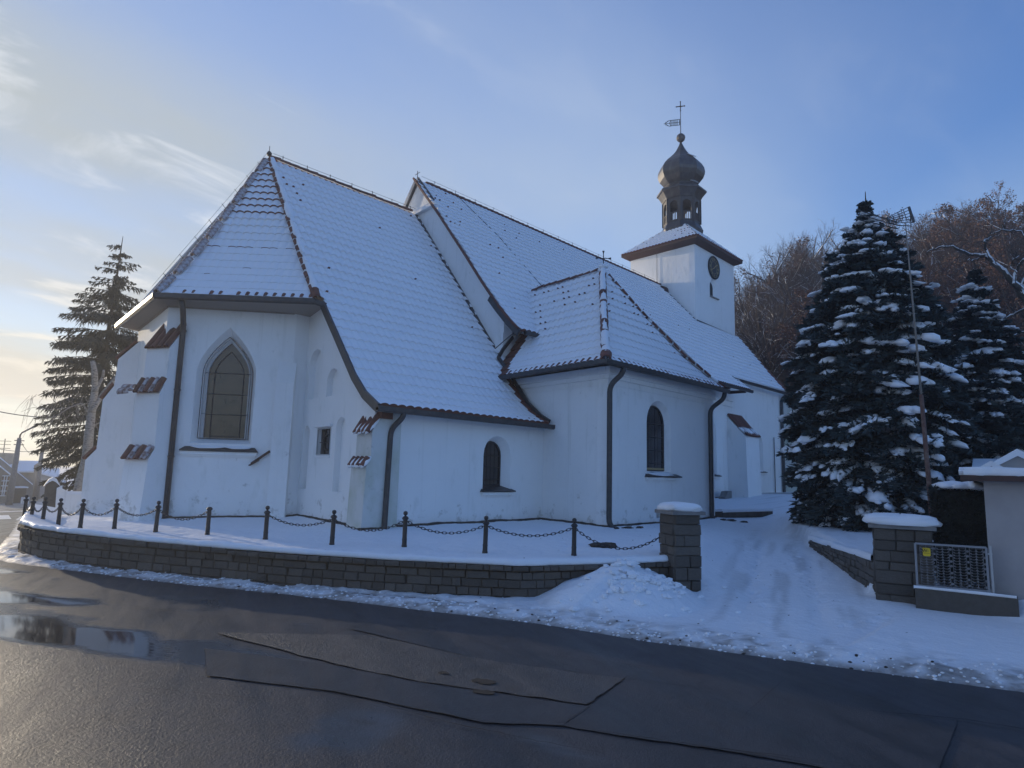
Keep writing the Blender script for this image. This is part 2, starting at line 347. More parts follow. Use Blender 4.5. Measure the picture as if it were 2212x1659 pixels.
    hill = 13.5*sstep(34, 78, X+.12*Y)*sstep(40, 16, Y-.18*(X-40))*sstep(-160, -40, Y)
    h = h+hill+np.where(hill > .3, .5*fbm(X*.3, Y*.3, 31, 3), 0)
    return h
def axis(lo, hi, st, L, R, g=1.13):
    a = np.arange(lo, hi+1e-6, st); l = [lo]; d = st
    while l[-1] > L: d *= g; l.append(l[-1]-d)
    r = [a[-1]]; d = st
    while r[-1] < R: d *= g; r.append(r[-1]+d)
    return np.concatenate([l[:0:-1], a, r[1:]])
gx = axis(2.0, 13.5, .05, -380, 560); gy = axis(0.2, 15.5, .05, -380, 560)
GX, GY = np.meshgrid(gx, gy, indexing='ij'); GZ = H(GX, GY)
mb = MB().grid(np.stack([GX, GY, GZ], -1)[:, ::-1])
me = mb.mesh('snow_ground', M['snow'], smooth=True)
# dirt: splashed, sandy slush along the carriageway and on the trodden path (a stain, stored per point)
EX = (GX-edge(GY))[:, ::-1].reshape(-1); XX = GX[:, ::-1].reshape(-1); YY = GY[:, ::-1].reshape(-1)
nn = fbm(XX*2.2, YY*2.2, 41, 4)+.5; n3 = fbm(XX*9, YY*9, 43, 3)+.5
dirt = sstep(.95, .0, EX+(nn-.5)*.9)*(.25+.75*sstep(.42, .62, n3))*.85
dirt = np.maximum(dirt, sstep(.18, .0, EX)*.9)
pth = sstep(1.6, .3, np.abs(-(XX-8.9)*unit((8.5, 3.1))[1]+(YY-4.78)*unit((8.5, 3.1))[0]+1.35))*(XX > 7)
px_, py_ = unit((8.5, 3.1)); al_ = (XX*px_+YY*py_); ac_ = -XX*py_+YY*px_
dirt = np.maximum(dirt, pth*sstep(.54, .70, fbm(al_*.55, ac_*7, 44, 3)+.5)*.30)
dirt = np.maximum(dirt, .95*np.exp(-(poly_sd(XX, YY, KERB)/.045)**2)*sstep(-.08, .10, fbm(XX*1.1+3, YY*1.1, 61, 3)+.08)*(EX > 0))
dirt = np.maximum(dirt, ((XX > 30) & (GZ[:, ::-1].reshape(-1) > 1.0))*sstep(.42, .6, fbm(XX*.9, YY*.9, 45, 3)+.5)*.8)
at = me.attributes.new('dirt', 'FLOAT', 'POINT'); at.data.foreach_set('value', dirt)
def snow_dirt(t, b, co, col):
    a = N(t, 'ShaderNodeAttribute', attribute_name='dirt'); nz = N(t, 'ShaderNodeTexNoise', i_Scale=9.0, i_Detail=6.0); LK(t, co, nz.inputs['Vector'])
    f = mathn(t, 'MULTIPLY', a.outputs['Fac'], mathn(t, 'ADD', nz.outputs[0], .45), clamp=True)
    mx = N(t, 'ShaderNodeMix', data_type='RGBA'); LK(t, f, mx.inputs[0]); mx.inputs[6].default_value = (.86, .87, .89, 1); mx.inputs[7].default_value = (.15, .125, .10, 1); LK(t, mx.outputs[2], b.inputs['Base Color'])
me.materials.clear(); me.materials.append(mat('trodden_snow', (.86, .87, .89), .55, None, [(5, .5, .09), (22, .4, .03), (70, .25, .01)], spec=.35, extra=snow_dirt))
o = bpy.data.objects.new('snow_ground', me); COL.objects.link(o); o['kind'] = 'structure'

# road, with smooth wet films where meltwater stands
PUD = [([(1.78, 10.5), (2.15, 9.78), (2.44, 9.18), (2.42, 8.95), (2.19, 9.05), (1.92, 9.45), (1.2, 9.9), (.6, 10.6), (.9, 11.0)], 1.0), ([(1.54, 8.97), (1.75, 8.87), (1.99, 8.0), (2.39, 7.17), (2.47, 6.9), (2.35, 6.4), (2.15, 6.1), (1.87, 6.67), (1.64, 7.26), (1.3, 7.89), (.6, 9.2), (.9, 9.6)], 1.0), ([(2.45, 6.95), (3.0, 5.7), (3.05, 5.2), (2.5, 5.5), (2.2, 6.1)], .55), ([(1.35, 12.6), (1.9, 12.2), (2.35, 12.0), (2.2, 12.6), (1.7, 13.2)], .9), ([(4.35, 4.2), (4.74, 3.2), (4.95, 2.75), (5.15, 2.75), (4.8, 3.8), (4.55, 4.5)], .45)]
def pmask(X, Y, P):
    P = np.array(P, float); ins = np.zeros(X.shape, bool); dm = np.full(X.shape, 1e9)
    for (ax, ay), (bx, by) in zip(P, np.roll(P, -1, 0)):
        c = ((ay > Y) != (by > Y)) & (X < (bx-ax)*(Y-ay)/(by-ay+1e-12)+ax); ins ^= c
        t = np.clip(((X-ax)*(bx-ax)+(Y-ay)*(by-ay))/((bx-ax)**2+(by-ay)**2), 0, 1); dm = np.minimum(dm, np.hypot(X-ax-t*(bx-ax), Y-ay-t*(by-ay)))
    return np.where(ins, dm, -dm)
ry = axis(-3, 16, .075, -60, 118, 1.1); rs = np.concatenate([[0, .04, .1], np.linspace(.2, 7, 92), np.linspace(8, 60, 14)])
RY, RS = np.meshgrid(ry, rs, indexing='ij')
RX = edge(RY)-RS+.05*fbm(RY*2.5, RY*0, 51, 3)*(RS < .05)
camber = .0
RZ = streetz(RY)-.004+0*RX
kk = np.ones((len(ry)-1, len(rs)-1), bool)
def road_extra(t, b, co, col):
    wa = N(t, 'ShaderNodeAttribute', attribute_name='wet'); dry = mathn(t, 'SUBTRACT', 1.0, wa.outputs['Fac'])
    for bn in [n for n in t.nodes if n.type == 'BUMP']: LK(t, mathn(t, 'MULTIPLY', dry, bn.inputs['Strength'].default_value), bn.inputs['Strength'])
    mpn = N(t, 'ShaderNodeMapping'); mpn.inputs['Rotation'].default_value = (0, 0, math.radians(-66)); LK(t, co, mpn.inputs[0])
    mp2 = N(t, 'ShaderNodeMapping'); mp2.inputs['Scale'].default_value = (.22, 1.6, 1); LK(t, mpn.outputs[0], mp2.inputs[0])
    nz = N(t, 'ShaderNodeTexNoise', i_Scale=1.0, i_Detail=5.0, i_Roughness=.62); LK(t, mp2.outputs[0], nz.inputs['Vector'])
    mr = N(t, 'ShaderNodeMapRange', i_1=.36, i_2=.66, i_3=.36, i_4=.62); LK(t, nz.outputs[0], mr.inputs[0]); rr_ = N(t, 'ShaderNodeMix', data_type='FLOAT'); LK(t, wa.outputs['Fac'], rr_.inputs[0]); LK(t, mr.outputs[0], rr_.inputs[2]); rr_.inputs[3].default_value = .05; LK(t, rr_.outputs[0], b.inputs['Roughness']); sp_ = N(t, 'ShaderNodeMapRange', i_1=0, i_2=1, i_3=.38, i_4=1.3); LK(t, wa.outputs['Fac'], sp_.inputs[0]); LK(t, sp_.outputs[0], b.inputs['Specular IOR Level'])
    m2 = N(t, 'ShaderNodeMapRange', i_1=.36, i_2=.66, i_3=.75, i_4=1.35); LK(t, nz.outputs[0], m2.inputs[0])
    mx = N(t, 'ShaderNodeMix', data_type='RGBA', blend_type='MULTIPLY'); mx.inputs[0].default_value = 1; LK(t, col, mx.inputs[6]); LK(t, m2.outputs[0], mx.inputs[7]); LK(t, mx.outputs[2], b.inputs['Base Color'])
def asphalt(name, base, br=1.0): return mat(name, base, .4, [(70, tuple(c*1.9 for c in base), .5, .75, None), (2.5, tuple(c*.72 for c in base), .45, .7, None)], [(120, .5*br, .010), (38, .55*br, .014), (9, .22*br, .03), (1.3, .12*br, .05)], spec=.5, extra=road_extra)
M['asphalt'] = asphalt('asphalt', (.035, .035, .039)); M['asphalt_b'] = asphalt('asphalt_repair', (.030, .031, .035), .6); M['asphalt_c'] = asphalt('asphalt_worn', (.056, .054, .053), 1.6)
M['wet'] = mat('wet_film', (.020, .020, .021), .07, None, [(4, .04, .02)], spec=1.0); M['damp'] = mat('damp_film', (.024, .024, .025), .2, None, [(60, .15, .008)], spec=.5)
M['crack'] = mat('crack', (.010, .010, .010), .9)
ro_ = single('road', MB().grid(np.stack([RX, RY, RZ], -1)), M['asphalt'], kind='structure', smooth=True)
wet = np.zeros(RX.shape)
for P, a in PUD: wet = np.maximum(wet, a*sstep(-.10, .07, pmask(RX, RY, P)+.22*fbm(RX*2.5, RY*2.5, 71, 3)))
wet = np.maximum(wet, .5*sstep(.12, .24, fbm(RX*1.6+2, RY*.8, 73, 4))*(RX < 4))
at = ro_.data.attributes.new('wet', 'FLOAT', 'POINT'); at.data.foreach_set('value', wet.reshape(-1))
def sheet(pts, z, m, name, jit=.03, seed=0, sub=8, **kw):
    P = np.array(pts+[pts[0]], float); out = []
    for a, b in zip(P[:-1], P[1:]):
        for k in range(sub): t = k/sub; out.append(a+(b-a)*t)
    out = np.array(out); j = (np.random.default_rng(seed).random(out.shape)-.5)*jit; out = out+j
    V = [Vector((x, y, 0)) for x, y in out]; tr = tessellate_polygon([V])
    F = []
    for t in tr:
        a, b, c = (out[i] for i in t)
        F.append(tuple(t) if (b[0]-a[0])*(c[1]-a[1])-(b[1]-a[1])*(c[0]-a[0]) > 0 else tuple(t)[::-1])
    return single(name, MB().add([(x, y, z) for x, y in out], F), m, **kw)
sheet([(4.74, 3.11), (4.3, 3.0), (3.57, 2.84), (3.72, 2.48), (3.98, 1.96), (4.19, 1.42), (4.35, .9), (5.75, 1.0), (6.35, 2.1), (5.6, 2.55)], 0.0040, M['asphalt_b'], 'road_patch', kind='structure', jit=.012, seed=1)
sheet([(3.99, 5.98), (4.24, 4.26), (4.74, 3.11), (4.97, 2.63), (5.38, 2.65), (4.88, 3.73), (4.55, 4.9), (4.3, 6.2)], 0.0048, M['asphalt_b'], 'road_patch', kind='structure', jit=.012, seed=2)
sheet([(2.6, 6.2), (3.18, 5.0), (3.43, 4.16), (3.99, 2.93), (3.57, 2.84), (3.23, 3.23), (2.83, 4.43), (2.3, 5.4)], 0.0056, M['asphalt_b'], 'road_patch', kind='structure', jit=.012, seed=3)
sheet([(2.9, 6.7), (4.0, 5.6), (4.24, 4.26), (4.72, 3.13), (4.02, 2.96), (3.46, 4.16), (3.21, 5.0)], 0.0064, M['asphalt_c'], 'road_patch', kind='structure', jit=.03, seed=4)
for k, (x, y, a) in enumerate(((3.81, 3.82, .2), (3.63, 3.65, .17), (3.72, 4.2, .09))):
    th = np.linspace(0, 2*math.pi, 9)[:-1]; d = np.array([-.36, .93]); e = np.array([.93, .36])
    sheet([tuple(np.array([x, y])+d*a*math.cos(t)*.55+e*a*.3*math.sin(t)) for t in th], .012, M['crack'], 'pothole', kind='structure', jit=.03, seed=30+k, sub=2)
def crack(pts, w, seed, z=.0125):
    P = np.array(pts, float); n = max(8, int(np.sum(np.hypot(*np.diff(P, axis=0).T))/.06)); t = np.linspace(0, len(P)-1, n)
    X = np.interp(t, range(len(P)), P[:, 0]); Y = np.interp(t, range(len(P)), P[:, 1]); rg = np.random.default_rng(seed)
    C = np.stack([X, Y], 1)+rg.normal(0, .005, (n, 2)); d = np.gradient(C, axis=0); d /= np.linalg.norm(d, axis=1)[:, None]; nn = np.stack([-d[:, 1], d[:, 0]], 1)
    ww = w*.42*(.3+.8*rg.random(n))[:, None]*np.sin(np.linspace(.15, 3.0, n))[:, None]
    V = np.stack([np.c_[C+nn*ww, np.full(n, z)], np.c_[C-nn*ww, np.full(n, z)]], 1)
    single('road_crack', MB().grid(V), M['crack'], kind='structure')
crack([(2.6, 5.0), (2.83, 4.43), (3.01, 3.82), (3.23, 3.23), (3.55, 2.84)], .010, 1); crack([(2.6, 4.9), (2.89, 4.07), (3.05, 3.36), (3.24, 2.81), (3.42, 2.35)], .013, 2)
crack([(3.57, 2.84), (3.72, 2.48), (3.98, 1.96), (4.4, 1.2)], .013, 3); crack([(5.41, 1.5), (5.73, 1.0), (5.95, .3)], .018, 4); crack([(3.84, 2.23), (4.01, 1.91), (4.13, 1.64), (4.3, 1.0)], .011, 5)
crack([(3.18, 5.0), (3.43, 4.16), (3.99, 2.93)], .008, 6); crack([(4.71, 4.22), (4.88, 3.73), (5.38, 2.65)], .006, 7); crack([(5.92, 2.21), (4.94, 2.11), (4.53, 2.06)], .006, 8); crack([(1.7, 5.6), (2.1, 5.0), (2.5, 4.4)], .008, 9)
crack([(2.44, 9.18), (2.9, 8.0), (3.3, 7.2)], .012, 10); crack([(4.74, 3.11), (3.99, 2.93), (3.57, 2.84)], .006, 11)
# zebra crossing at the far junction (flat paint)
for k, q in enumerate((((6.64, 41.7), (8.06, 42.6), (7.9, 41.6), (6.35, 40.3)), ((5.4, 35.6), (6.05, 36.0), (5.35, 31.2), (4.6, 31.0)), ((6.15, 34.0), (6.9, 34.9), (5.6, 30.2), (5.30, 30.2)), ((6.9, 37.4), (7.7, 38.2), (6.7, 34.2), (6.25, 33.6)), ((4.6, 37.0), (5.2, 37.2), (4.4, 33.0), (3.8, 32.6)))):
    V = [(x, y, float(streetz(np.array(y)))+.005) for x, y in q]
    single('zebra_stripe', MB().add(V, [(3, 2, 1, 0)]), M['white'], kind='structure')

# broken lumps of slush thrown up along the carriageway, and leaf litter blown over the snow
rg = np.random.default_rng(61); mb = MB(); n = 900; ys = rg.uniform(.4, 12.5, n); ex = rg.gamma(1.6, .17, n)
xs = edge(ys)+ex-.03; zs = H(xs, ys); mt_ = []
for x, y, z, e in zip(xs, ys, zs, ex):
    r = rg.uniform(.006, .022)*(1 if e < .7 else .6); mb.blob((x, y, z), (r*rg.uniform(.8, 1.6), r, r*.75), int(rg.integers(1e6)), 1 if rg.random() < .07 else 0, n=6, m=4, rough=.25)
single('slush_lumps', mb, [M['snow'], M['soil']], 'crumbled lumps of dirty slush along the edge of the road', 'slush', kind='stuff')
mb = MB(); n = 260; xs = rg.uniform(6.2, 17, n); ys = rg.uniform(.8, 8, n); ok = (xs > edge(ys)+.15); xs, ys = xs[ok], ys[ok]; zs = H(xs, ys)+.012
for x, y, z in zip(xs, ys, zs):
    a = rg.uniform(0, 6.28); l = rg.uniform(.008, .022); d = np.array([math.cos(a), math.sin(a), .15])*l; s_ = np.array([-math.sin(a), math.cos(a), .2])*l*.45; c = np.array([x, y, z]); mb.quad(c-d, c+s_, c+d, c-s_)
single('leaf_litter', mb, M['soil'], 'dead leaves and twigs scattered over the trodden snow', 'leaf litter', kind='stuff')

mb = MB()
for k in range(150):
    a = rg.uniform(0, 6.28); d = abs(rg.normal(0, .62)); x, y = 7.45+d*math.cos(a)*1.3, 4.75+d*math.sin(a)*.85
    if x < edge(np.array(y))+.1 or y > 5.15: continue
    z = float(H(np.array([x]), np.array([y]))[0]); r = rg.uniform(.018, .06)*(1.15-.35*min(d, 1)); mb.blob((x, y, z+r*.1), (r*1.3, r, r*.8), int(rg.integers(1e6)), n=7, m=5, rough=.28)
single('snow_chunks', mb, M['snow'], 'broken chunks of ploughed snow on the heap beside the gate pillar', 'snow chunks', kind='stuff')
# ------------------------------------------------------------------ church
SK = .125                                           # the cross walls stand slightly skewed
def sk(s, Y): return s+SK*(Y-10.38)
CH = T('church', 'whitewashed church with snowy tiled roofs, apse, side chapel and onion-domed clock tower', 'church', (7.3, 10.38, .5))
def sub(mb_poly, o, u, n, mats): pass
def wall(name, o, u, outline, holes=(), n=None, parent=None, th=.3, mt='plaster', label=None):
    """plane through o (x,y) with horizontal unit u; outline/hole points are (a,z); each hole (outer, inner, depth): reveal runs to inner outline"""
    u = unit((*u, 0)); n = np.array((*n, 0.)); o = np.array((*o, 0.)); z = np.array([0, 0, 1.])
    mb = MB(); P = lambda a, b, d=0: o+u*a+z*b+n*d
    loops = [outline]+[h[0] for h in holes]; flat = [p for l in loops for p in l]
    tr = tessellate_polygon([[Vector((a, b, 0)) for a, b in l] for l in loops])
    flip = np.dot(np.cross(u, z), n) < 0
    F = []
    for t in tr:
        a, b, c = (flat[i] for i in t); ccw = (b[0]-a[0])*(c[1]-a[1])-(b[1]-a[1])*(c[0]-a[0]) > 0
        F.append(tuple(t) if ccw != flip else tuple(t)[::-1])
    mb.add([P(a, b) for a, b in flat], F)
    k = len(outline); mb.add([P(a, b) for a, b in outline]+[P(a, b, -th) for a, b in outline], [(i, (i+1) % k, (i+1) % k+k, i+k) for i in range(k)])
    for outer, inner, dep in holes:
        k = len(outer); mb.add([P(a, b) for a, b in outer]+[P(a, b, -dep) for a, b in inner], [(i, (i+1) % k, (i+1) % k+k, i+k) for i in range(k)])
    CH.part(name, mb, M[mt], parent, label=label)
    return P
def arch(a0, a1, z0, zs, n=10, pointed=None):        # round-headed (or pointed) opening outline
    c = (a0+a1)/2; r = (a1-a0)/2
    if pointed is None: top = [(c+r*math.cos(t), zs+r*math.sin(t)) for t in np.linspace(0, math.pi, n+1)]
    else:
        h = pointed-zs; top = [(c+r*math.cos(t)**1.0*1.0 if False else c+r*(1-(i/n)**1.75), zs+h*(i/n)) for i, t in enumerate(np.linspace(0, 1, n+1))]
        top = top+[(2*c-a, b) for a, b in top[-2::-1]]
    return [(a0, z0), (a1, z0)]+top
def rect(a0, a1, z0, z1): return [(a0, z0), (a1, z0), (a1, z1), (a0, z1)]
def panel(mb, P, poly, d, mat=0):
    tr = tessellate_polygon([[Vector((a, b, 0)) for a, b in poly]]); mb.add([P(a, b, d) for a, b in poly], [tuple(t) for t in tr], mat)
def loopbar(mb, P, poly, d, r, closed=True, mat=0):
    pts = [P(a, b, d) for a, b in poly]
    if closed: pts = pts+[pts[0]]
    for p, q in zip(pts[:-1], pts[1:]): mb.tube([p, q], r, 5, mat)
ZB = -.4
P1, P2, P3, P4 = np.array([7.30, 13.90]), np.array([5.09, 15.66]), np.array([5.55, 19.2]), np.array([8.3, 20.9])
def fr(p, q):
    d = (q-p)/np.linalg.norm(q-p); return d, np.array([d[1], -d[0]])
# apse, south-east face with the pointed window
dA, nA = fr(P1, P2); nA = nA if nA@np.array([-1, -1]) > 0 else -nA; LA = np.linalg.norm(P2-P1)
woA = arch(.80, 2.10, 2.13, 3.72, 12, 4.80); wiA = arch(.93, 1.97, 2.24, 3.74, 12, 4.58)
PA = wall('apse_wall', P1, dA, rect(0, LA, ZB, 5.28), [(woA, wiA, .26)], nA)
dB, nB = fr(P2, P3); nB = nB if nB[0] < 0 else -nB
wall('apse_wall', P2, dB, rect(0, np.linalg.norm(P3-P2), ZB, 5.28), (), nB)
wall('apse_wall', P3, fr(P3, P4)[0], rect(0, np.linalg.norm(P4-P3), ZB, 5.28), (), np.array([-.5, .86]))
wall('choir_wall', P1, (1, 0), rect(0, 1.0, ZB, 5.38), (), (0, -1)); wall('choir_wall', P4, (1, 0), rect(0, 6, ZB, 5.38), (), (0, 1))
# apse window: stone frame, glass, glazing bars, sill
w = CH.part('window', MB(), M['frame']) if False else None
mb = MB(); ifr = arch(1.00, 1.90, 2.26, 3.74, 12, 4.47)
k = len(wiA); mb.add([PA(a, b, -.20) for a, b in wiA]+[PA(a, b, -.20) for a, b in ifr]+[PA(a, b, -.27) for a, b in ifr], [(i, (i+1) % k, (i+1) % k+k, i+k) for i in range(k)]+[(i+k, (i+1) % k+k, (i+1) % k+2*k, i+2*k) for i in range(k)])
WA = CH.part('window', mb, M['frame'], label='tall pointed window with leaded panes in the apse')
mb = MB(); panel(mb, PA, ifr, -.255); CH.part('pane', mb, M['oldglass'], WA)
mb = MB()
loopbar(mb, PA, arch(1.13, 1.77, 2.3, 3.74, 12, 4.26), -.245, .012); loopbar(mb, PA, [(a, b) for a, b in wiA], -.05, .010)
for zz_ in (2.80, 3.27, 3.76): mb.tube([PA(1.0, zz_, -.235), PA(1.9, zz_, -.235)], .013, 5)
for aa in (1.13, 1.77): mb.tube([PA(aa, 2.27, -.24), PA(aa, 3.76, -.24)], .011, 5)
CH.part('glazing_bar', mb, M['metal'], WA)
for zz_ in (2.80, 3.74):
    for a0, a1 in ((.93, 1.03), (1.87, 1.97)):
        mb = MB(); mb.tube([PA(a0, zz_, -.06), PA(a1, zz_, -.2)], .007, 4); CH.part('clamp', mb, M['metal'], WA)
mb = MB(); sl_ = [(.60, 2.0), (2.30, 2.0), (1.98, 2.22), (.92, 2.22)]
mb.add([PA(2.28, 1.98, .10), PA(.62, 1.98, .10), PA(.90, 2.23, -.24), PA(2.0, 2.23, -.24), PA(2.28, 1.95, .10), PA(.62, 1.95, .10), PA(.62, 1.95, 0), PA(2.28, 1.95, 0)], [(0, 1, 2, 3), (4, 5, 1, 0), (0, 3, 7, 4), (1, 5, 6, 2)]); CH.part('window_sill', mb, M['metal'], WA)
mb = MB()
for a, w_ in ((1.72, .42), (1.05, .34)): mb.blob(PA(a, 2.07, -.02), (w_, .12, .028), int(a*10), axes=(np.array([*dA, 0]), np.array([*nA, 0])*.8+np.array([0, 0, -.5]), np.array([*nA, 0])*.5+np.array([0, 0, .8])), n=16, rough=.06)
CH.part('snow_on_sill', mb, M['snow'], WA, smooth=True)
mb = MB(); mb.box(PA(1.45, 1.91, .03), (1.62, .08, .07), axes=(np.array([*dA, 0]), np.array([*nA, 0]), (0, 0, 1))); mb.box(PA(1.45, 1.855, .015), (1.56, .05, .04), axes=(np.array([*dA, 0]), np.array([*nA, 0]), (0, 0, 1))); CH.part('sill_moulding', mb, M['plaster'])
# cove under the apse eaves
E1, E2, E3, E4 = np.array([7.23, 13.0, 5.40]), np.array([4.76, 15.43, 5.40]), np.array([5.25, 19.74, 5.40]), np.array([8.2, 21.5, 5.40]); V1 = np.array([sk(7.1, 12.86), 12.86, 5.30])
mb = MB()
for a, b, ea, eb in ((P1, P2, E1, E2), (P2, P3, E2, E3), (P3, P4, E3, E4)): mb.quad((*a, 5.2), (*b, 5.2), eb-(0, 0, .08), ea-(0, 0, .08))
mb.quad((8.2, 13.9, 5.2), (*P1, 5.2), E1-(0, 0, .08), (8.2, 13.0, 5.3)); CH.part('eaves_cove', mb, M['soffit'])
mb = MB(); mb.beam(PA(.05, 5.2, .02), PA(LA, 5.2, .02), .05, .025); mb.beam((*(P2+nB*.02), 5.2), (*(P3+nB*.02), 5.2), .05, .025); CH.part('cornice', mb, M['soffit'])
# east wall under the swept-down roof, with niches and openings
o7 = np.array([sk(7.2, 10.38), 10.38]); uE = unit((SK, 1)); nE = np.array([-1, SK])/math.hypot(1, SK); kE = math.hypot(1, SK)
def Yr(*l): return [((y-10.38)*kE, z) for y, z in l]
def ar(y0, y1, z0, zs): return arch((y0-10.38)*kE, (y1-10.38)*kE, z0, zs, 8)
sh = lambda pts, k=.0, f=1.0: pts
n1_, n2_, n3_, n4_ = ar(13.0, 13.72, 3.2, 3.99), ar(12.1, 12.7, 3.2, 3.5), ar(11.62, 12.08, 1.17, 2.48), ar(13.45, 13.80, 1.17, 2.42)
wq = Yr((12.32, 1.93), (13.0, 1.93), (13.0, 2.5), (12.32, 2.5)); sq = Yr((13.05, 3.74), (13.26, 3.74), (13.26, 4.14), (13.05, 4.14))
PE = wall('sacristy_wall', o7, uE, Yr((10.38, ZB), (14.2, ZB), (14.2, 5.38), (13.0, 5.38), (12.6, 4.98), (12.0, 4.36), (11.1, 3.44), (10.38, 2.9)), [(h, h, .13) for h in (n2_, n3_, n4_)]+[(n1_, n1_, .14), (wq, wq, .10)], nE)
mb = MB()
for h in (n2_, n3_, n4_): panel(mb, PE, h, -.13)
panel(mb, PE, n1_, -.14); CH.part('niche', mb, M['plaster'])
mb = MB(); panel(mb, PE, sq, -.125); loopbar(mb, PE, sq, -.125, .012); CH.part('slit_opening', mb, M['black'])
mb = MB(); loopbar(mb, PE, wq, .0, .016); WQ = CH.part('window', mb, M['frame'], label='small square window with iron bars in the sacristy wall')
mb = MB(); panel(mb, PE, wq, -.09); CH.part('pane', mb, M['glass'], WQ)
mb = MB(); a0, a1 = wq[0][0], wq[1][0]
for t in (.25, .5, .75): mb.tube([PE(a0+(a1-a0)*t, 1.93, -.06), PE(a0+(a1-a0)*t, 2.5, -.06)], .008, 5)
mb.tube([PE(a0, 2.2, -.06), PE(a1, 2.2, -.06)], .008, 5)
th = np.linspace(0, 2*math.pi, 17); mb.tube([PE((a0+a1)/2+.16*math.cos(t), 2.2+.17*math.sin(t), -.07) for t in th], .012, 5); CH.part('grille', mb, M['iron'], WQ)
mb = MB(); mb.box(PE((a0+a1)/2, 2.56, .03), (.84, .10, .06), axes=(np.array([*uE, 0]), np.array([*nE, 0]), (0, 0, 1))); CH.part('hood_mould', mb, M['plaster'], WQ); mb = MB(); mb.box(PE((a0+a1)/2, 1.89, .015), (.76, .05, .05), axes=(np.array([*uE, 0]), np.array([*nE, 0]), (0, 0, 1))); CH.part('sill_moulding', mb, M['plaster'], WQ)
# sacristy south wall with barred window
wo = arch(10.12-7.2, 11.0-7.2, 1.24, 2.03, 10); wi = arch(10.2-7.2, 10.82-7.2, 1.36, 2.03, 10)
PS = wall('sacristy_wall', (7.2, 10.38), (1, 0), [(0, ZB), (5.3, ZB), (5.3, 2.95), (0, 2.95)], [(wo, wi, .22)], (0, -1))
def barwin(P, wo, wi, d, nv, nh, label, frame_z):
    mb = MB(); loopbar(mb, P, wi, -d+.03, .018); w = CH.part('window', mb, M['metal'], label=label)
    mb = MB(); panel(mb, P, wi, -d+.01); CH.part('pane', mb, M['glass'], w)
    a0, a1 = wi[0][0], wi[1][0]; z0 = wi[0][1]; zs = wi[2][1]; r = (a1-a0)/2; c = (a0+a1)/2
    mb = MB()
    for i in range(1, nv):
        a = a0+(a1-a0)*i/nv; zt = zs+math.sqrt(max(r*r-(a-c)**2, 0)); mb.tube([P(a, z0, -d+.05), P(a, zt, -d+.05)], .007, 4)
    for i in range(nh): zz_ = z0+(zs+r*.4-z0)*(i+.5)/nh; mb.tube([P(a0, zz_, -d+.05), P(a1, zz_, -d+.05)], .008, 4)
    CH.part('grille', mb, M['iron'], w)
    return w
def sill(P, n, a0, a1, b0, b1, z1, z0, par, dep=.2, mould=True, snow=0.0, seed=0):
    mb = MB(); mb.add([P(a0, z0, .10), P(a1, z0, .10), P(b1, z1, -dep), P(b0, z1, -dep), P(a0, z0-.025, .10), P(a1, z0-.025, .10), P(a1, z0-.03, 0), P(a0, z0-.03, 0)], [(0, 1, 2, 3), (4, 5, 1, 0), (1, 5, 6, 2), (4, 0, 3, 7)])
    CH.part('window_sill', mb, M['metal'], par)
    u = unit(P(1, 0)-P(0, 0)); nn = unit(P(0, 0, 1)-P(0, 0))
    if mould: mb = MB(); mb.box(P((a0+a1)/2, z0-.065, .03), (a1-a0-.06, .07, .06), axes=(u, nn, (0, 0, 1))); mb.box(P((a0+a1)/2, z0-.115, .012), (a1-a0-.1, .035, .035), axes=(u, nn, (0, 0, 1))); CH.part('sill_moulding', mb, M['plaster'], par)
    if snow: mb = MB(); mb.blob(P((a0+a1)/2-.03, z0+.045, .0), ((a1-a0)*.40*snow, .12, .045), seed, axes=(u, nn*.75-np.array([0, 0, .55]), np.array([0, 0, .8])+nn*.5), n=14); CH.part('snow_on_sill', mb, M['snow'], par, smooth=True)
w = barwin(PS, wo, wi, .2, 5, 3, 'round-headed barred window in the low sacristy wall', 0); sill(PS, None, 2.84, 3.90, 2.95, 3.78, 1.36, 1.24, w)
# chapel
cE0, cE1 = np.array([11.9, 8.29]), np.array([12.40, 12.3]); uC = unit(cE1-cE0); nC = np.array([-uC[1], uC[0]])
wall('chapel_wall', cE0, uC, rect(0, 4.05, ZB, 4.05), (), nC)
wo = arch(1.60, 2.74, 1.72, 2.93, 12); wi = arch(1.64, 2.58, 1.80, 2.90, 12); vo = arch(2.03, 2.36, .66, .82, 8)
PC = wall('chapel_wall', cE0, (1, 0), rect(0, 5.1, ZB, 4.05), [(wo, wi, .17), (vo, vo, .25)], (0, -1))
wall('chapel_wall', (17.0, 8.29), unit((.12, 1)), rect(0, 4.1, ZB, 4.05), (), (1, -.12))
w = barwin(PC, wo, wi, .15, 3, 4, 'tall round-headed dark window in the chapel wall', 0); sill(PC, None, 1.50, 3.12, 1.62, 2.76, 1.80, 1.66, w, .17, snow=.85, seed=3)
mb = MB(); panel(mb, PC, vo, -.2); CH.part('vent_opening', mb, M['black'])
mb = MB(); mb.box(PC(2.1, 1.83, -.10), (.9, .03, .05)); CH.part('gilded_strip', mb, M['gold'], w)
for (z0, z1, d) in ((3.66, 3.69, .02), (3.80, 3.90, .05), (3.90, 4.06, .11)):
    mb = MB(); mb.beam((11.9-d, 8.29-d/2, (z0+z1)/2), (17.0+d, 8.29-d/2, (z0+z1)/2), d, z1-z0, up=(0, 0, 1)); a = np.array([*(cE0+nC*d/2), (z0+z1)/2]); b = np.array([*(cE1+nC*d/2), (z0+z1)/2]); mb.beam(a, a+(b-a)*.98, d, z1-z0); CH.part('cornice', mb, M['plaster'])
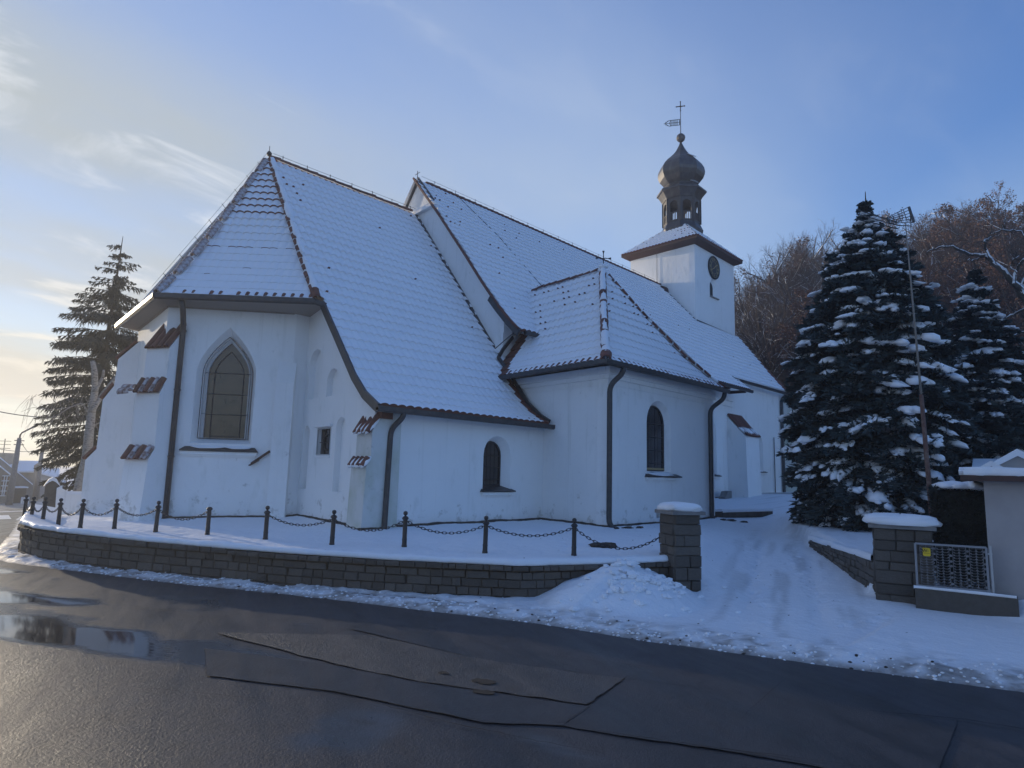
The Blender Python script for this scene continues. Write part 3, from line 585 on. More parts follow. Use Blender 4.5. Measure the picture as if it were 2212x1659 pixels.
# nave walls and gable
g0 = np.array([sk(12.385, 12.3), 12.3]); 
PG = wall('nave_wall', g0, uE, [((y-12.3)*kE, z) for y, z in ((12.3, ZB), (22.3, ZB), (22.3, 6.0), (20.6, 8.05), (19.0, 9.85), (17.3, 11.6), (15.6, 9.78), (14.0, 7.98), (13.1, 6.93), (12.3, 6.1))], (), nE)
W1 = arch(24.35-12.6, 25.45-12.6, 1.75, 3.5, 10); W2 = arch(29.15-12.6, 30.2-12.6, 2.0, 3.2, 10)
i1 = arch(24.5-12.6, 25.2-12.6, 1.9, 3.45, 10); i2 = arch(29.3-12.6, 29.95-12.6, 2.12, 3.15, 10)
PN = wall('nave_wall', (12.6, 12.3), (1, 0), [(0, ZB), (20.6, ZB), (20.6, 6.15), (13.2, 6.15), (13.2, 5.5), (0, 5.5)], [(W1, i1, .35), (W2, i2, .35)], (0, -1))
wall('nave_wall', (33.2, 12.3), unit((.06, 1)), rect(0, 10, ZB, 6.2), (), (1, -.06)); wall('nave_wall', (33.2, 22.3), (-1, 0), rect(0, 20, ZB, 6.2), (), (0, 1))
w = barwin(PN, W1, i1, .33, 3, 4, 'round-headed window half hidden behind the chapel downpipe', 0); sill(PN, None, 11.6, 13.1, 11.75, 12.85, 1.92, 1.74, w, .3)
w = barwin(PN, W2, i2, .33, 3, 4, 'round-headed nave window beside the long buttress', 0); sill(PN, None, 16.4, 17.85, 16.6, 17.6, 2.12, 1.98, w, .3, snow=.7)
mb = MB(); mb.box((20., 12.27, 4.74), (14.0, .06, .03)); mb.box((20, 12.25, 4.98), (14.0, .1, .03)); CH.part('cornice', mb, M['plaster'])
# gable ledge and bare capping at the nave's east gable top
mb = MB(); e = lambda Y, z, d: np.array([sk(12.385, Y)-d, Y, z])
mb.beam(e(18.6, 10.42, .05), e(15.95, 10.42, .05), .18, .10); CH.part('gable_ledge', mb, M['plaster'])
mb = MB(); mb.tube([e(18.5, 10.49, .07), e(17.3, 10.50, .09), e(16.0, 10.48, .07)], .05, 7); CH.part('snow_on_ledge', mb, M['snow'], smooth=True)
mb = MB(); mb.beam(e(17.3, 11.70, .04), e(16.15, 10.46, .04), .22, .05, up=nE.tolist()+[0]); mb.beam(e(17.3, 11.70, .04), e(18.6, 10.3, .04), .2, .05, up=nE.tolist()+[0]); CH.part('gable_capping', mb, M['metal'])
mb = MB(); mb.tube([e(17.28, 11.7, .05), e(17.28, 12.02, .05)], .012, 5); mb.tube([e(17.12, 11.92, .05), e(17.44, 11.92, .05)], .010, 5); CH.part('gable_cross', mb, M['iron'])

# ------------------------------------------------------------------ roofs
def field(name, Sf, L, u0, u1, lo, hi, rows, tw=.2, amp=.036, step=.052, fill=lambda u, v: 0*u+.30, expose=lambda u, v: 0*u+.1, bare=lambda u, v: u < -1e9, dash=(2, 3), t0=.03, seed=0, mats=('snow', 'tile'), flip=False):
    rg = np.random.default_rng(seed); C = int((u1-u0)/tw*6)+2; U = u0+np.arange(C)*tw/6; dv = L/rows
    vs_ = []; off = []; kind = []
    for r in range(rows):
        for k, f in enumerate((0, .5, 1.)): vs_.append((r+f)*dv if k < 2 else (r+1)*dv-.002); off.append(f); kind.append((r, k))
    vs_.append(rows*dv); off.append(-2.2); vs_ = np.array(vs_); off = np.array(off)
    UU, VV = np.meshgrid(U, vs_, indexing='xy'); UC = np.clip(UU, lo(VV), np.maximum(hi(VV), lo(VV)))
    fl = np.clip(fill(UC, VV)+.5*fbm(UC*.7, VV*.7, seed, 3), 0, .93)
    wob = .012*fbm(UC*1.7, VV*1.7, seed+5, 3)
    Hh = t0+wob+(1-fl)*(off[:, None]*step+amp*np.abs(np.sin(np.pi*(UC-u0)/tw))**.8*1.6-amp)+rg.normal(0, .0015, UC.shape)*0
    Hh = np.where(off[:, None] < -1, -.02, Hh)
    P, Nn = Sf(UC, VV); V = P+Nn*Hh[..., None]
    F_r, F_c = V.shape[0]-1, V.shape[1]-1
    keep = (np.abs(UC[:-1, 1:]-UC[:-1, :-1])+np.abs(UC[1:, 1:]-UC[1:, :-1])) > 1e-5
    cu = .5*(UC[:-1, :-1]+UC[:-1, 1:]); cv = .5*(VV[:-1, :-1]+VV[1:, :-1])
    mt = np.zeros(cu.shape, int)
    tile_i = ((cu-u0)/tw).astype(int); colk = (((cu-u0)/tw*6).astype(int)) % 6
    ex = expose(cu, cv)+.55*fbm(cu*1.1, cv*1.1, seed+9, 3)
    rnd = vnoise(tile_i*7.31, np.round(cv/dv)*3.77, seed+3)
    for r in range(rows):
        i = r*3+2
        if i < F_r: mt[i] = ((rnd[i]*.8 < ex[i]) & np.isin(colk[i], dash)).astype(int)
    mt = np.where(bare(cu, cv), 1, mt)
    if flip: V = V[:, ::-1]; keep = keep[:, ::-1]; mt = mt[:, ::-1]
    mb = MB().grid(V, mt, keep); return CH.part(name, mb, [M[m] for m in mats], smooth=False, kind='stuff')
def prof(pts):
    p = np.array(pts, float); d = np.concatenate([[0], np.cumsum(np.hypot(*np.diff(p, axis=0).T))])
    t = np.gradient(p, d, axis=0); t /= np.linalg.norm(t, axis=1)[:, None]; return p, d, t
def slopeX(pts):                                    # roof plane falling towards -Y, running along X
    p, d, t = prof(pts)
    def f(U, Vv):
        y = np.interp(Vv, d, p[:, 0]); z = np.interp(Vv, d, p[:, 1]); ty = np.interp(Vv, d, t[:, 0]); tz = np.interp(Vv, d, t[:, 1])
        return np.stack([U, y, z], -1), np.stack([0*U, tz, -ty], -1)*np.where(-ty > 0, 1, 1)[..., None]
    return f, d[-1], (lambda Vv: np.interp(Vv, d, p[:, 0])), (lambda Vv: np.interp(Vv, d, p[:, 1]))
APEX = np.array([7.88, 17.3, 10.40])
cpts = [(17.3, 10.40), (15.4, 8.22), (13.9, 6.48), (13.0, 5.42), (12.0, 4.42), (11.1, 3.50), (10.6, 3.10), (10.10, 2.83)]
f, L, yv, zv = slopeX(cpts)
clo = lambda v: np.where(yv(v) >= 13.0, 7.88-(17.3-yv(v))*(.65/4.3), sk(7.08, yv(v)))
chi = lambda v: np.where(yv(v) >= 12.15, sk(12.36, yv(v)), 12.05+.125*(yv(v)-10.38))
CR_ = field('choir_roof', f, L, 6.9, 13.4, clo, chi, 30, fill=lambda u, v: -.05+.50*sstep(5, 9.3, v), expose=lambda u, v: .12*sstep(7, 1.5, v)+.15*sstep(9.0, 7.6, u)*sstep(9, 4, v)-.05, bare=lambda u, v: ((u > chi(v)-.20) & (yv(v) < 11.9) & (v > 0)) | ((v > L-.05)), seed=11)
# apse facets
def facet(A, B, R):
    A, B, R = map(np.array, (A, B, R)); e = unit(B-A); m = A+e*np.dot(R-A, e); L_ = np.linalg.norm(m-R); w = unit(m-R); n = np.cross(e, w); n = n if n[2] > 0 else -n; ua = np.dot(A-R, e); ub = np.dot(B-R, e)
    def f(U, Vv): return R+U[..., None]*e+Vv[..., None]*w-n*(.16*np.sin(np.pi*np.clip(Vv/L_, 0, 1)**1.6))[..., None], np.broadcast_to(n, U.shape+(3,))
    lo_ = lambda v: ua*v/L_; hi_ = lambda v: ub*v/L_
    return f, L_, min(ua, ub), max(ua, ub), (lo_ if ua < ub else hi_), (hi_ if ua < ub else lo_), n
f, LF, u0, u1, lo, hi, nF = facet(E1, E2, APEX)
ARF = field('apse_roof', f, LF, u0-.05, u1+.05, lo, hi, 21, tw=.2, amp=.028, step=.045, fill=lambda u, v: -.05+.75*sstep(.45*LF, .72*LF, v), expose=lambda u, v: np.where(v < .52*LF, 1.5-2.2*sstep(.40*LF, .53*LF, v), .03+.5*((np.abs(v-.68*LF) < .1) | (np.abs(v-.78*LF) < .1))), dash=(0, 1, 2, 3, 4, 5), t0=.02, seed=12)
f, LB, u0, u1, lo, hi, nBf = facet(E2, E3, APEX)
field('apse_roof', f, LB, u0-.05, u1+.05, lo, hi, 21, fill=lambda u, v: 0*u+.2, expose=lambda u, v: 0*u+.5, seed=13)
mb = MB(); mb.add([E3, E4, APEX], [(0, 1, 2)]); mb.quad(E4, (13.3, 21.6, 5.3), (13.25, 17.3, 10.4), APEX); CH.part('choir_roof', mb, M['snow'])
npts = [(17.3, 11.68), (15.6, 9.86), (14.0, 8.06), (13.1, 7.02), (12.4, 6.26), (11.9, 5.78), (11.45, 5.40)]
f, L, yv2, zv2 = slopeX(npts)
nlo = lambda v: sk(12.22, yv2(v))
nhi = lambda v: np.where(yv2(v) > 15.22, 29.42+.06*(yv2(v)-15.22), np.where(yv2(v) > 12.05, 32.75+(yv2(v)-12.05)*.47, 26.9+.0*v))
NR_ = field('nave_roof', f, L, 12.2, 34.5, nlo, nhi, 27, fill=lambda u, v: -.02+.40*sstep(5, 8, v), expose=lambda u, v: .09*sstep(7, 1, v)*sstep(20, 13, u)+.01, bare=lambda u, v: (v > L-.05), seed=14)
mb = MB(); mb.quad((13.1, 17.3, 11.68), (30, 17.3, 11.68), (33.5, 22.9, 5.6), (13.6, 22.9, 5.6)); mb.quad((33.9, 15.2, 8.9), (32.8, 12.1, 6.0), (33.4, 22, 6), (34.3, 19.2, 9)); CH.part('nave_roof', mb, M['snow'])
# chapel roof
CA = np.array([14.40, 10.25, 7.27])
f, L, yv3, zv3 = slopeX([(10.25, 7.27), (9.45, 5.95), (8.75, 4.90), (8.3, 4.38), (7.98, 4.10)])
tt = lambda v: np.clip((10.25-yv3(v))/(10.25-7.98), 0, 1)
KS = field('chapel_roof', f, L, 11.2, 17.1, lambda v: 14.4-(14.4-11.36)*tt(v), lambda v: 14.4+(17.0-14.4)*tt(v), 13, amp=.034, step=.052, fill=lambda u, v: -.03+.55*sstep(1.6, 3.2, v), expose=lambda u, v: .32*sstep(3.0, 1.2, v), bare=lambda u, v: v > L-.05, seed=15)
pE, dE, tE = prof([(0, 7.27), (.36, 5.95), (.68, 4.90), (.88, 4.38), (1.0, 4.10)])
dE2 = np.array([0, 1.62, 2.9, 3.6, 4.05]); LE = 4.05
def fE(U, Vv):
    p = np.interp(Vv, dE2, pE[:, 0]); z = np.interp(Vv, dE2, pE[:, 1]); xr = 14.4+.12*(U-10.25); xe = 11.36+.14*(U-7.98)
    n = unit((-.72, .09, .69)); return np.stack([xr+(xe-xr)*p, U, z], -1), np.broadcast_to(n, U.shape+(3,))
zE = lambda v: np.interp(v, dE2, pE[:, 1]); pp = lambda v: np.interp(v, dE2, pE[:, 0])
ehi = lambda v: np.interp(zE(v), [4.1, 4.5, 5.0, 5.6, 6.3, 7.27], [11.72, 12.15, 12.22, 12.26, 12.55, 13.3])
KE = field('chapel_roof', fE, LE, 7.9, 13.4, lambda v: 10.25-(10.25-7.98)*pp(v), ehi, 13, amp=.034, step=.052, fill=lambda u, v: -.03+.55*sstep(1.9, 3.4, v), expose=lambda u, v: .32*sstep(3.2, 1.2, v), bare=lambda u, v: ((u > ehi(v)-.42) & (zE(v) < 5.55)) | (v > LE-.05), seed=16, flip=True)
mb = MB(); mb.add([(17.0, 7.98, 4.1), (17.6, 12.4, 4.1), (14.75, 13.3, 7.27), CA], [(0, 1, 2, 3)]); CH.part('chapel_roof', mb, M['snow'])
# tower
TX0, TX1, TY0, TY1 = 29.40, 33.97, 15.22, 19.2
def tw_(x, y): return np.array([x+.06*(y-TY0), y])
wo = arch(1.62, 2.52, 11.1, 11.65, 8); wi = arch(1.55, 2.20, 11.16, 11.62, 8); q2 = rect(1.7, 2.45, 8.98, 9.42)
PT = wall('tower_wall', (TX0, TY0), (1, 0), rect(0, 4.57, 0, 13.75), [(wo, wi, .13), (q2, q2, .08)], (0, -1))
uT = unit((.06, 1)); PTE = wall('tower_wall', (TX0, TY0), uT, rect(0, 3.98, 0, 13.75), (), (-uT[1], uT[0])); wall('tower_wall', (TX1, TY0), uT, rect(0, 3.98, 0, 13.75), (), (uT[1], -uT[0])); wall('tower_wall', tw_(TX0, TY1), (1, 0), rect(0, 4.57, 0, 13.75), (), (0, 1))
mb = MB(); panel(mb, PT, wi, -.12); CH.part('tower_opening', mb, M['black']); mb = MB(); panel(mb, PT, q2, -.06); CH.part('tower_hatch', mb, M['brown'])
mb = MB(); mb.box(PT(2.07, 11.08, .03), (.95, .12, .05)); CH.part('window_sill', mb, M['soffit'])
oc = [tw_(TX0-.40, TY0-.36), tw_(TX1+.40, TY0-.36), tw_(TX1+.40, TY1+.36), tw_(TX0-.40, TY1+.36)]; ic = [tw_(TX0-.02, TY0-.02), tw_(TX1+.02, TY0-.02), tw_(TX1+.02, TY1+.02), tw_(TX0-.02, TY1+.02)]
mb = MB()
for i in range(4):
    j = (i+1) % 4; A, B, a, b = oc[i], oc[j], ic[i], ic[j]; c1 = a+(A-a)*.55; c2 = b+(B-b)*.55
    mb.quad((*a, 13.46), (*b, 13.46), (*c2, 13.56), (*c1, 13.56)); mb.quad((*c1, 13.56), (*c2, 13.56), (*B, 13.64), (*A, 13.64)); mb.quad((*A, 13.64), (*B, 13.64), (*B, 13.74), (*A, 13.74))
CH.part('tower_eaves', mb, M['brown'])
TC = np.array([31.75, 17.2])
def trap(i):
    A = np.array([*oc[i], 13.76]); B = np.array([*oc[(i+1) % 4], 13.76]); e = unit(B-A); mid = (A+B)/2; R0 = np.array([*TC, 15.95]); w = mid-R0; w = w-e*np.dot(w, e); L_ = np.linalg.norm(w); w = w/L_; n = np.cross(e, w); n = n if n[2] > 0 else -n; R = R0; ua, ub = np.dot(A-R, e), np.dot(B-R, e)
    return (lambda U, Vv: (R+U[..., None]*e+Vv[..., None]*w, np.broadcast_to(n, U.shape+(3,)))), L_, ua, ub
for i in (0, 3):
    f, L_, ua, ub = trap(i); a_, b_ = min(ua, ub), max(ua, ub)
    field('tower_roof', f, L_, a_, b_, (lambda v, a_=a_, L_=L_: a_*v/L_), (lambda v, b_=b_, L_=L_: b_*v/L_), 9, tw=.2, amp=.03, step=.04, fill=lambda u, v: 0*u+.1, expose=lambda u, v: .25+.25*sstep(1, 0, v), bare=lambda u, v, L_=L_: v > L_-.07, seed=20+i, flip=(i == 3))
mb = MB()
for i in (1, 2): mb.add([(*oc[i], 13.76), (*oc[(i+1) % 4], 13.76), (*TC, 15.95)], [(0, 1, 2)])
CH.part('tower_roof', mb, M['snow'])
# ridge and hip tiles: overlapping half-round tiles, one object each
def half_tile(r0, r1, L, n=6):
    mb = MB(); th = np.linspace(-.15, math.pi+.15, n+1); V = []
    for x, r in ((0, r0), (L, r1), (L, r1-.02), (0, r0-.02)): V.append(np.stack([np.full(n+1, x), r*np.cos(th), r*np.sin(th)], 1))
    F = [(i*(n+1)+j, i*(n+1)+j+1, ((i+1) % 4)*(n+1)+j+1, ((i+1) % 4)*(n+1)+j) for i in range(4) for j in range(n)]
    return mb.add(np.concatenate(V), F)
RT = half_tile(.085, .105, .31).mesh('ridge_tile', M['tile'], smooth=False); RTF = half_tile(.085, .105, .31).mesh('ridge_tile_frosted', M['tile_frost'])
ET = half_tile(.052, .058, .13, 5).mesh('eave_tile', M['tile'])
def tiles_line(p, q, parent, me, step=.28, n=(0, 0, 1), jit=.006, name='ridge_tile', lift=.03, sc=1.0, seed=0):
    p = np.array(p, float); q = np.array(q, float); d = unit(q-p); L = np.linalg.norm(q-p); y = unit(np.cross(n, d)); z = np.cross(d, y); rg = np.random.default_rng(seed); k = int(L/step)
    for i in range(k):
        a = d+rg.normal(0, .02, 3); a = unit(a); yy = unit(np.cross(z, a)); zz2 = np.cross(a, yy)
        CH.inst(name, me, p+d*i*step+z*(lift+rg.normal(0, jit)), (a, yy, zz2), (sc, sc, sc), parent)
def snow_roll(p, q, off, r, name, seed, gap=.0, parent=None):
    p = np.array(p, float)+off; q = np.array(q, float)+off; L = np.linalg.norm(q-p); k = max(6, int(L/.09)); t = np.linspace(0, 1, k); P = p+(q-p)*t[:, None]; rr = r*(.82+.45*fbm(t*L*2.2, t*0, seed, 3)*2*.5); rr[0] = rr[-1] = .01
    mb = MB().tube(P+np.stack([fbm(t*L*3, t*0+1, seed+1, 2)*.03, fbm(t*L*3, t*0+2, seed+2, 2)*.03, 0*t], 1), np.maximum(rr, .01), 8); return CH.part(name, mb, M['snow'], parent, smooth=True)
lift = np.array([0, 0, .05])
def sag(A, B, k, amt=.0): t = np.linspace(0, 1, k); return A+(B-A)*t[:, None]
# hips of the apse (they follow the slightly hollow slopes), from eave to apex
def hip(E, n1, n2, amt=.16): 
    t = np.linspace(0, 1, 9)
    return [E+(APEX-E)*k-(unit(n1+n2))*amt*np.sin(np.pi*np.clip(1-k, 0, 1)**1.6)*.75 for k in t]
nS = unit((0, -.75, .66))
h1 = hip(E1, nF, nS, .06); h2 = hip(E2, nF, nBf)
for hp, me_, sd_, sc in ((h2, RTF, 1, 1.08), (h1, RT, 2, .62)):
    for a, b in zip(hp[:-1], hp[1:]): tiles_line(a, b, ARF, me_, .27, n=unit(nF+(nBf if hp is h2 else nS)), seed=sd_, sc=sc)
offs = np.array([.055, -.03, .06])
for a, b, s in zip(h1[:-1], h1[1:], range(9)): snow_roll(a, b, offs, .105, 'snow_on_hip', 60+s, parent=ARF)
CH.inst('ridge_tile', RT, E1+np.array([.02, -.06, .02]), (unit(APEX-E1), unit(np.cross(nF, unit(APEX-E1))), nF), (.9, 1.0, 1.0), ARF)
tiles_line((7.9, 17.3, 10.42), (13.2, 17.3, 10.42), CR_, RT, .30, seed=3)
snow_roll((8.1, 17.33, 10.50), (13.0, 17.33, 10.50), np.zeros(3), .05, 'snow_on_ridge', 71, parent=CR_)
mb = MB()
for x in np.arange(13.6, 29.4, .3): mb.tube([(x, 17.3, 11.70), (x+.3, 17.3, 11.705)], [.085, .105], 7)
CH.part('ridge_tiles', mb, M['tile'], NR_, kind='stuff')
# chapel hips
cse, csw = np.array([11.36, 7.98, 4.12]), np.array([17.0, 7.98, 4.12])
def curve_hip(E, zs=(4.12, 4.40, 4.92, 5.97, 7.29), ts=(1, .88, .68, .36, 0)): return [np.array([CA[0]+(E[0]-CA[0])*t, CA[1]+(E[1]-CA[1])*t, z]) for t, z in zip(ts, zs)]
hc = curve_hip(cse); hw = curve_hip(csw)
for a, b, s in zip(hc[:-1], hc[1:], range(5)): tiles_line(a, b, KE, RT, .28, n=unit((-.4, -.4, .8)), seed=5+s, sc=1.0); snow_roll(a, b, np.array([-.01, -.01, .075]), .105, 'snow_on_hip', 80+s, parent=KE)
for a, b, s in zip(hw[:-1], hw[1:], range(5)): tiles_line(a, b, KS, RT, .28, n=unit((.4, -.4, .8)), seed=9+s, sc=.75); snow_roll(a, b, np.array([.06, .02, .045]), .065, 'snow_on_hip', 90+s, parent=KS)
tiles_line((14.75, 13.15, 7.29), (14.4, 10.25, 7.29), KE, RT, .28, seed=14, sc=.9); snow_roll((14.77, 13.1, 7.36), (14.4, 10.2, 7.36), np.zeros(3), .085, 'snow_on_ridge', 99, parent=KE)
CH.inst('ridge_tile', RT, cse+np.array([-.03, -.03, .0]), (unit(CA-cse), unit(np.cross((-.4, -.4, .8), unit(CA-cse))), unit((-.4, -.4, .8))), (.7, 1.25, 1.25), KE)
mb = MB(); c0 = np.array([14.4, 10.22, 7.40]); mb.blob(c0, (.13, .13, .10), 3); CH.part('snow_on_apex', mb, M['snow'], smooth=True)
mb = MB(); mb.tube([c0, c0+(0, 0, .42)], .014, 5); mb.tube([c0+(.10, -.10, .26), c0+(-.10, .10, .26)], .012, 5)
for d in (1, -1): mb.tube([c0+(.10*d, -.10*d, .26), c0+(.15*d, -.15*d, .26)], [.014, .034], 6)
mb.tube([c0+(0, 0, .40), c0+(0, 0, .47)], [.014, .036], 6); CH.part('roof_cross', mb, M['iron'])
# eave tiles: mouths of the lowest course peeping out of the snow
def eave_tiles(p, q, nrm_out, slope, parent, tw=.2, skip=0.0, seed=0, sc=1.0):
    p = np.array(p, float); q = np.array(q, float); L = np.linalg.norm(q-p); e = unit(q-p); rg = np.random.default_rng(seed); out = unit((*nrm_out, 0)); a = unit(-out*math.cos(slope)+np.array([0, 0, math.sin(slope)])); z = np.cross(a, e); z = z if z[2] > 0 else -z
    for i in range(int(L/tw)):
        if rg.random() < skip: continue
        CH.inst('eave_tile', ET, p+e*(i+.5)*tw+out*(-.005+rg.normal(0, .008))+np.array([0, 0, .012]), (a, e, z), (sc,)*3, parent)
eave_tiles((11.36, 8.02, 4.10), (11.85, 11.45, 4.10), (-1, .14), .75, KE, seed=1)
eave_tiles((11.45, 7.98, 4.10), (16.95, 7.98, 4.10), (0, -1), .75, KS, seed=2)
eave_tiles((8.9, 10.12, 2.82), (12.0, 10.12, 2.82), (0, -1), .6, CR_, skip=.12, seed=3)
eave_tiles((*E1[:2], 5.40), (*E2[:2], 5.40), -np.array(nA)*-1, .8, ARF, skip=.35, seed=4, sc=.9)
eave_tiles((12.55, 11.47, 5.39), (13.4, 11.47, 5.39), (0, -1), .75, NR_, skip=.2, seed=5)
# gutters
def gutter(pts, r=.046):
    mb = MB(); pts = [np.array(p, float) for p in pts]
    for a, b in zip(pts[:-1], pts[1:]): mb.beam(a, b, r*2, r*1.8); mb.tube([a-(0, 0, r*.6), b-(0, 0, r*.6)], r*.95, 7)
    CH.part('gutter', mb, M['metal'])
gutter([(11.25, 7.90, 4.07), (17.15, 7.90, 4.05)]); gutter([(11.27, 7.85, 4.07), (11.82, 11.75, 4.07)])
gutter([(sk(7.02, 10.05), 10.02, 2.78), (12.15, 10.02, 2.78)]); gutter([(12.5, 11.38, 5.36), (13.6, 11.38, 5.36)])
gutter([E1+(-.02, -.06, -.06), E2+(-.06, -.05, -.06), E3+(-.07, .03, -.06)], .056); gutter([E1+(-.02, -.06, -.06), V1+(.0, -.06, -.04)], .05)
gutter([(16.6, 11.36, 5.36), (26.95, 11.36, 5.34)], .05); gutter([(26.5, 11.98, 5.90), (32.9, 11.98, 5.88)], .05)
# verge boards and flashings
def strip(pts, w, h, m, name, up=(0, 0, 1)):
    mb = MB(); pts = [np.array(p, float) for p in pts]
    for a, b in zip(pts[:-1], pts[1:]): mb.beam(a, b, w, h, up=up)
    CH.part(name, mb, M[m])
strip([(sk(7.06, y)-.01, y, z-.03) for y, z in ((12.90, 5.33), (12.0, 4.42), (11.1, 3.50), (10.6, 3.10), (10.02, 2.80))], .05, .17, 'metal', 'verge_board')
strip([(sk(12.33, y), y, z+.04) for y, z in ((17.3, 10.43), (15.4, 8.25), (13.9, 6.52), (13.0, 5.45), (12.25, 4.66))], .10, .05, 'metal', 'flashing')
strip([(sk(12.18, y), y, z+.02) for y, z in npts], .06, .06, 'tile', 'verge_tiles')
strip([(sk(12.20, y)-.02, y, z-.09) for y, z in ((12.75, 6.62), (12.4, 6.26), (11.9, 5.78), (11.45, 5.42))], .06, .18, 'metal', 'verge_board')
strip([(12.28, 12.14, 4.72), (12.20, 11.6, 4.22), (12.10, 10.9, 3.42), (12.05, 10.4, 3.06), (12.02, 10.08, 2.90)], .05, .09, 'metal', 'flashing')
strip([(12.35, 12.24, 4.70), (12.55, 12.24, 5.0), (12.95, 12.26, 5.42)], .05, .09, 'metal', 'flashing')
strip([(29.36, 17.2, 11.62), (29.34, 16.5, 10.9), (29.32, 15.2, 9.48)], .06, .08, 'metal', 'flashing'); strip([(29.38, 15.14, 9.46), (34.0, 15.14, 9.38)], .06, .08, 'metal', 'flashing')
strip([(26.9, 11.45, 5.36), (26.6, 12.1, 6.0)], .06, .08, 'metal', 'verge_board'); strip([(34.1, 15.2, 9.35), (32.82, 12.0, 5.96)], .07, .10, 'tile', 'verge_tiles')
mb = MB(); mb.tube([(12.34, 11.6, 5.38), (12.15, 12.15, 4.95)], .014, 5); CH.part('gutter_bracket', mb, M['metal'])
for x in (23.0, 24.8, 26.3): mb = MB(); mb.box((x, 11.75, 5.28), (.12, .75, .12)); CH.part('rafter_end', mb, M['brown'])
# downpipes
def bend(pts, k=5):
    P = [np.array(p, float) for p in pts]; out = [P[0]]
    for a, b, c in zip(P[:-2], P[1:-1], P[2:]):
        r = min(.16, np.linalg.norm(b-a)*.45, np.linalg.norm(c-b)*.45); s = b+unit(a-b)*r; e = b+unit(c-b)*r
        for t in np.linspace(0, 1, k): out.append((1-t)**2*s+2*t*(1-t)*b+t*t*e)
    return out+[P[-1]]
def pipe(pts, r=.05, rings=()):
    mb = MB().tube(bend(pts), r, 10); p = CH.part('downpipe', mb, M['metal'], smooth=True)
    a, b = np.array(pts[0]), np.array(pts[1])
    for t in rings: mb = MB(); c = a+(b-a)*t; mb.tube([c, c+(b-a)/np.linalg.norm(b-a)*.03], r*1.25, 10); CH.part('pipe_clamp', mb, M['metal'], p)
bp = P1+dA*2.44+nA*.09
pipe([(*(bp), .22), (*bp, 4.72), (*(P1+dA*2.36+nA*.42), 5.02), (*(P1+dA*2.42+nA*.44), 5.34)], .062, (.03, .35, .68, .98))
pipe([(7.40, 10.22, .30), (7.44, 10.24, .45), (7.50, 10.27, 2.42), (7.60, 10.05, 2.64), (7.62, 10.03, 2.78)], .055, (.0,))
pipe([(11.92, 8.02, .42), (11.80, 8.18, .60), (11.80, 8.18, 3.62), (11.95, 7.95, 3.88), (11.96, 7.91, 4.07)], .062, (.2,))
pipe([(16.75, 8.0, .38), (16.62, 8.2, .55), (16.62, 8.2, 3.52), (16.93, 7.95, 3.82), (16.95, 7.91, 4.05)], .062)
pipe([(32.45, 12.12, .75), (32.40, 12.2, .95), (32.40, 12.2, 5.60), (32.62, 12.02, 5.85)], .075)
mb = MB().tube([(31.4, 12.24, .8), (31.4, 12.24, 3.65)], .022, 6); CH.part('conductor_pipe', mb, M['metal'])
# lightning conductor along the ridge and hip, on little stand-offs
mb = MB()
for x in np.arange(8.3, 13.2, .78): mb.tube([(x, 17.3, 10.48), (x, 17.3, 10.66)], .012, 4)
mb.tube([(8.0, 17.3, 10.62), (13.2, 17.3, 10.64)], .006, 4)
for t in np.arange(.08, .98, .12): p = E2+(APEX-E2)*t; mb.tube([p, p+np.array([-.12, .04, .14])], .007, 4)
mb.tube([E2+np.array([-.12, .04, .14]), APEX+np.array([-.05, .0, .18])], .004, 4); mb.tube([APEX, APEX+(0, 0, .40)], .01, 4); mb.blob(APEX+(0, 0, .14), (.07, .07, .11), 2); CH.part('lightning_conductor', mb, M['iron'])
mb = MB(); mb.tube([(15.0, 17.25, 11.75), (15.6, 15.6, 9.95), (15.85, 13.6, 7.7)], .010, 4); mb.tube([PTE(2.25, 9.8, .03), PTE(2.25, 13.5, .03)], .010, 4)
for x in np.arange(14., 29., 1.0): mb.tube([(x, 17.3, 11.78), (x, 17.3, 11.93)], .012, 4)
mb.tube([(13.4, 17.3, 11.9), (29, 17.3, 11.9)], .006, 4); CH.part('lightning_conductor', mb, M['iron'])
# small dormer hatch on the tower's east face above the ridge
mb = MB(); ho = arch(1.55, 2.05, 11.0, 11.30, 6); mb.prism(ho, PTE(0, 0), PTE(1, 0)-PTE(0, 0), (0, 0, 1), PTE(0, 0, 1)-PTE(0, 0), .38); CH.part('dormer_hatch', mb, M['brown'])

# buttresses -------------------------------------------------------
BT = half_tile(.062, .074, .30, 5).mesh('tile', M['tile']); BTF = half_tile(.062, .074, .30, 5).mesh('tile_frosted', M['tile_frost'])
def buttress(P, d, w, stages, caps, zb, name='buttress', mt='plaster', snow=(), seed=0, skewside=None):
    """stages: outline (r,z) from base to top; caps: (r_out,z_out,r_in,z_in) tiled slopes"""
    d = unit((*d, 0)); s = np.array([-d[1], d[0], 0.]); mb = MB(); o = np.array([*P, 0.])
    mb.prism(stages, o-s*w/2, d, (0, 0, 1), s, w, 0); b = CH.part(name, mb, M[mt])
    for ci, (ro, zo, ri, zi, ww) in enumerate(caps):
        p = o+d*ro+np.array([0, 0, zo]); q = o+d*ri+np.array([0, 0, zi]); L = np.linalg.norm(q-p); a = (q-p)/L; n = np.cross(s, a); n = n if n[2] > 0 else -n
        k = max(3, int(round(ww/.165))); f = L/.30
        for i in range(k):
            sn = ci in snow; CH.inst('tile', BTF if sn and i % 2 else BT, p+s*(-ww/2+(i+.5)*ww/k)+n*.02, (a, s, n), (f, ww/k/.148, 1), b)
        mb = MB(); mb.quad(p-s*ww/2+n*.01, p+s*ww/2+n*.01, q+s*ww/2+n*.01, q-s*ww/2+n*.01); CH.part('cap_bed', mb, M['tile'], b)
    return b
bd = unit(nA+nB)
SB = math.hypot(*dA)
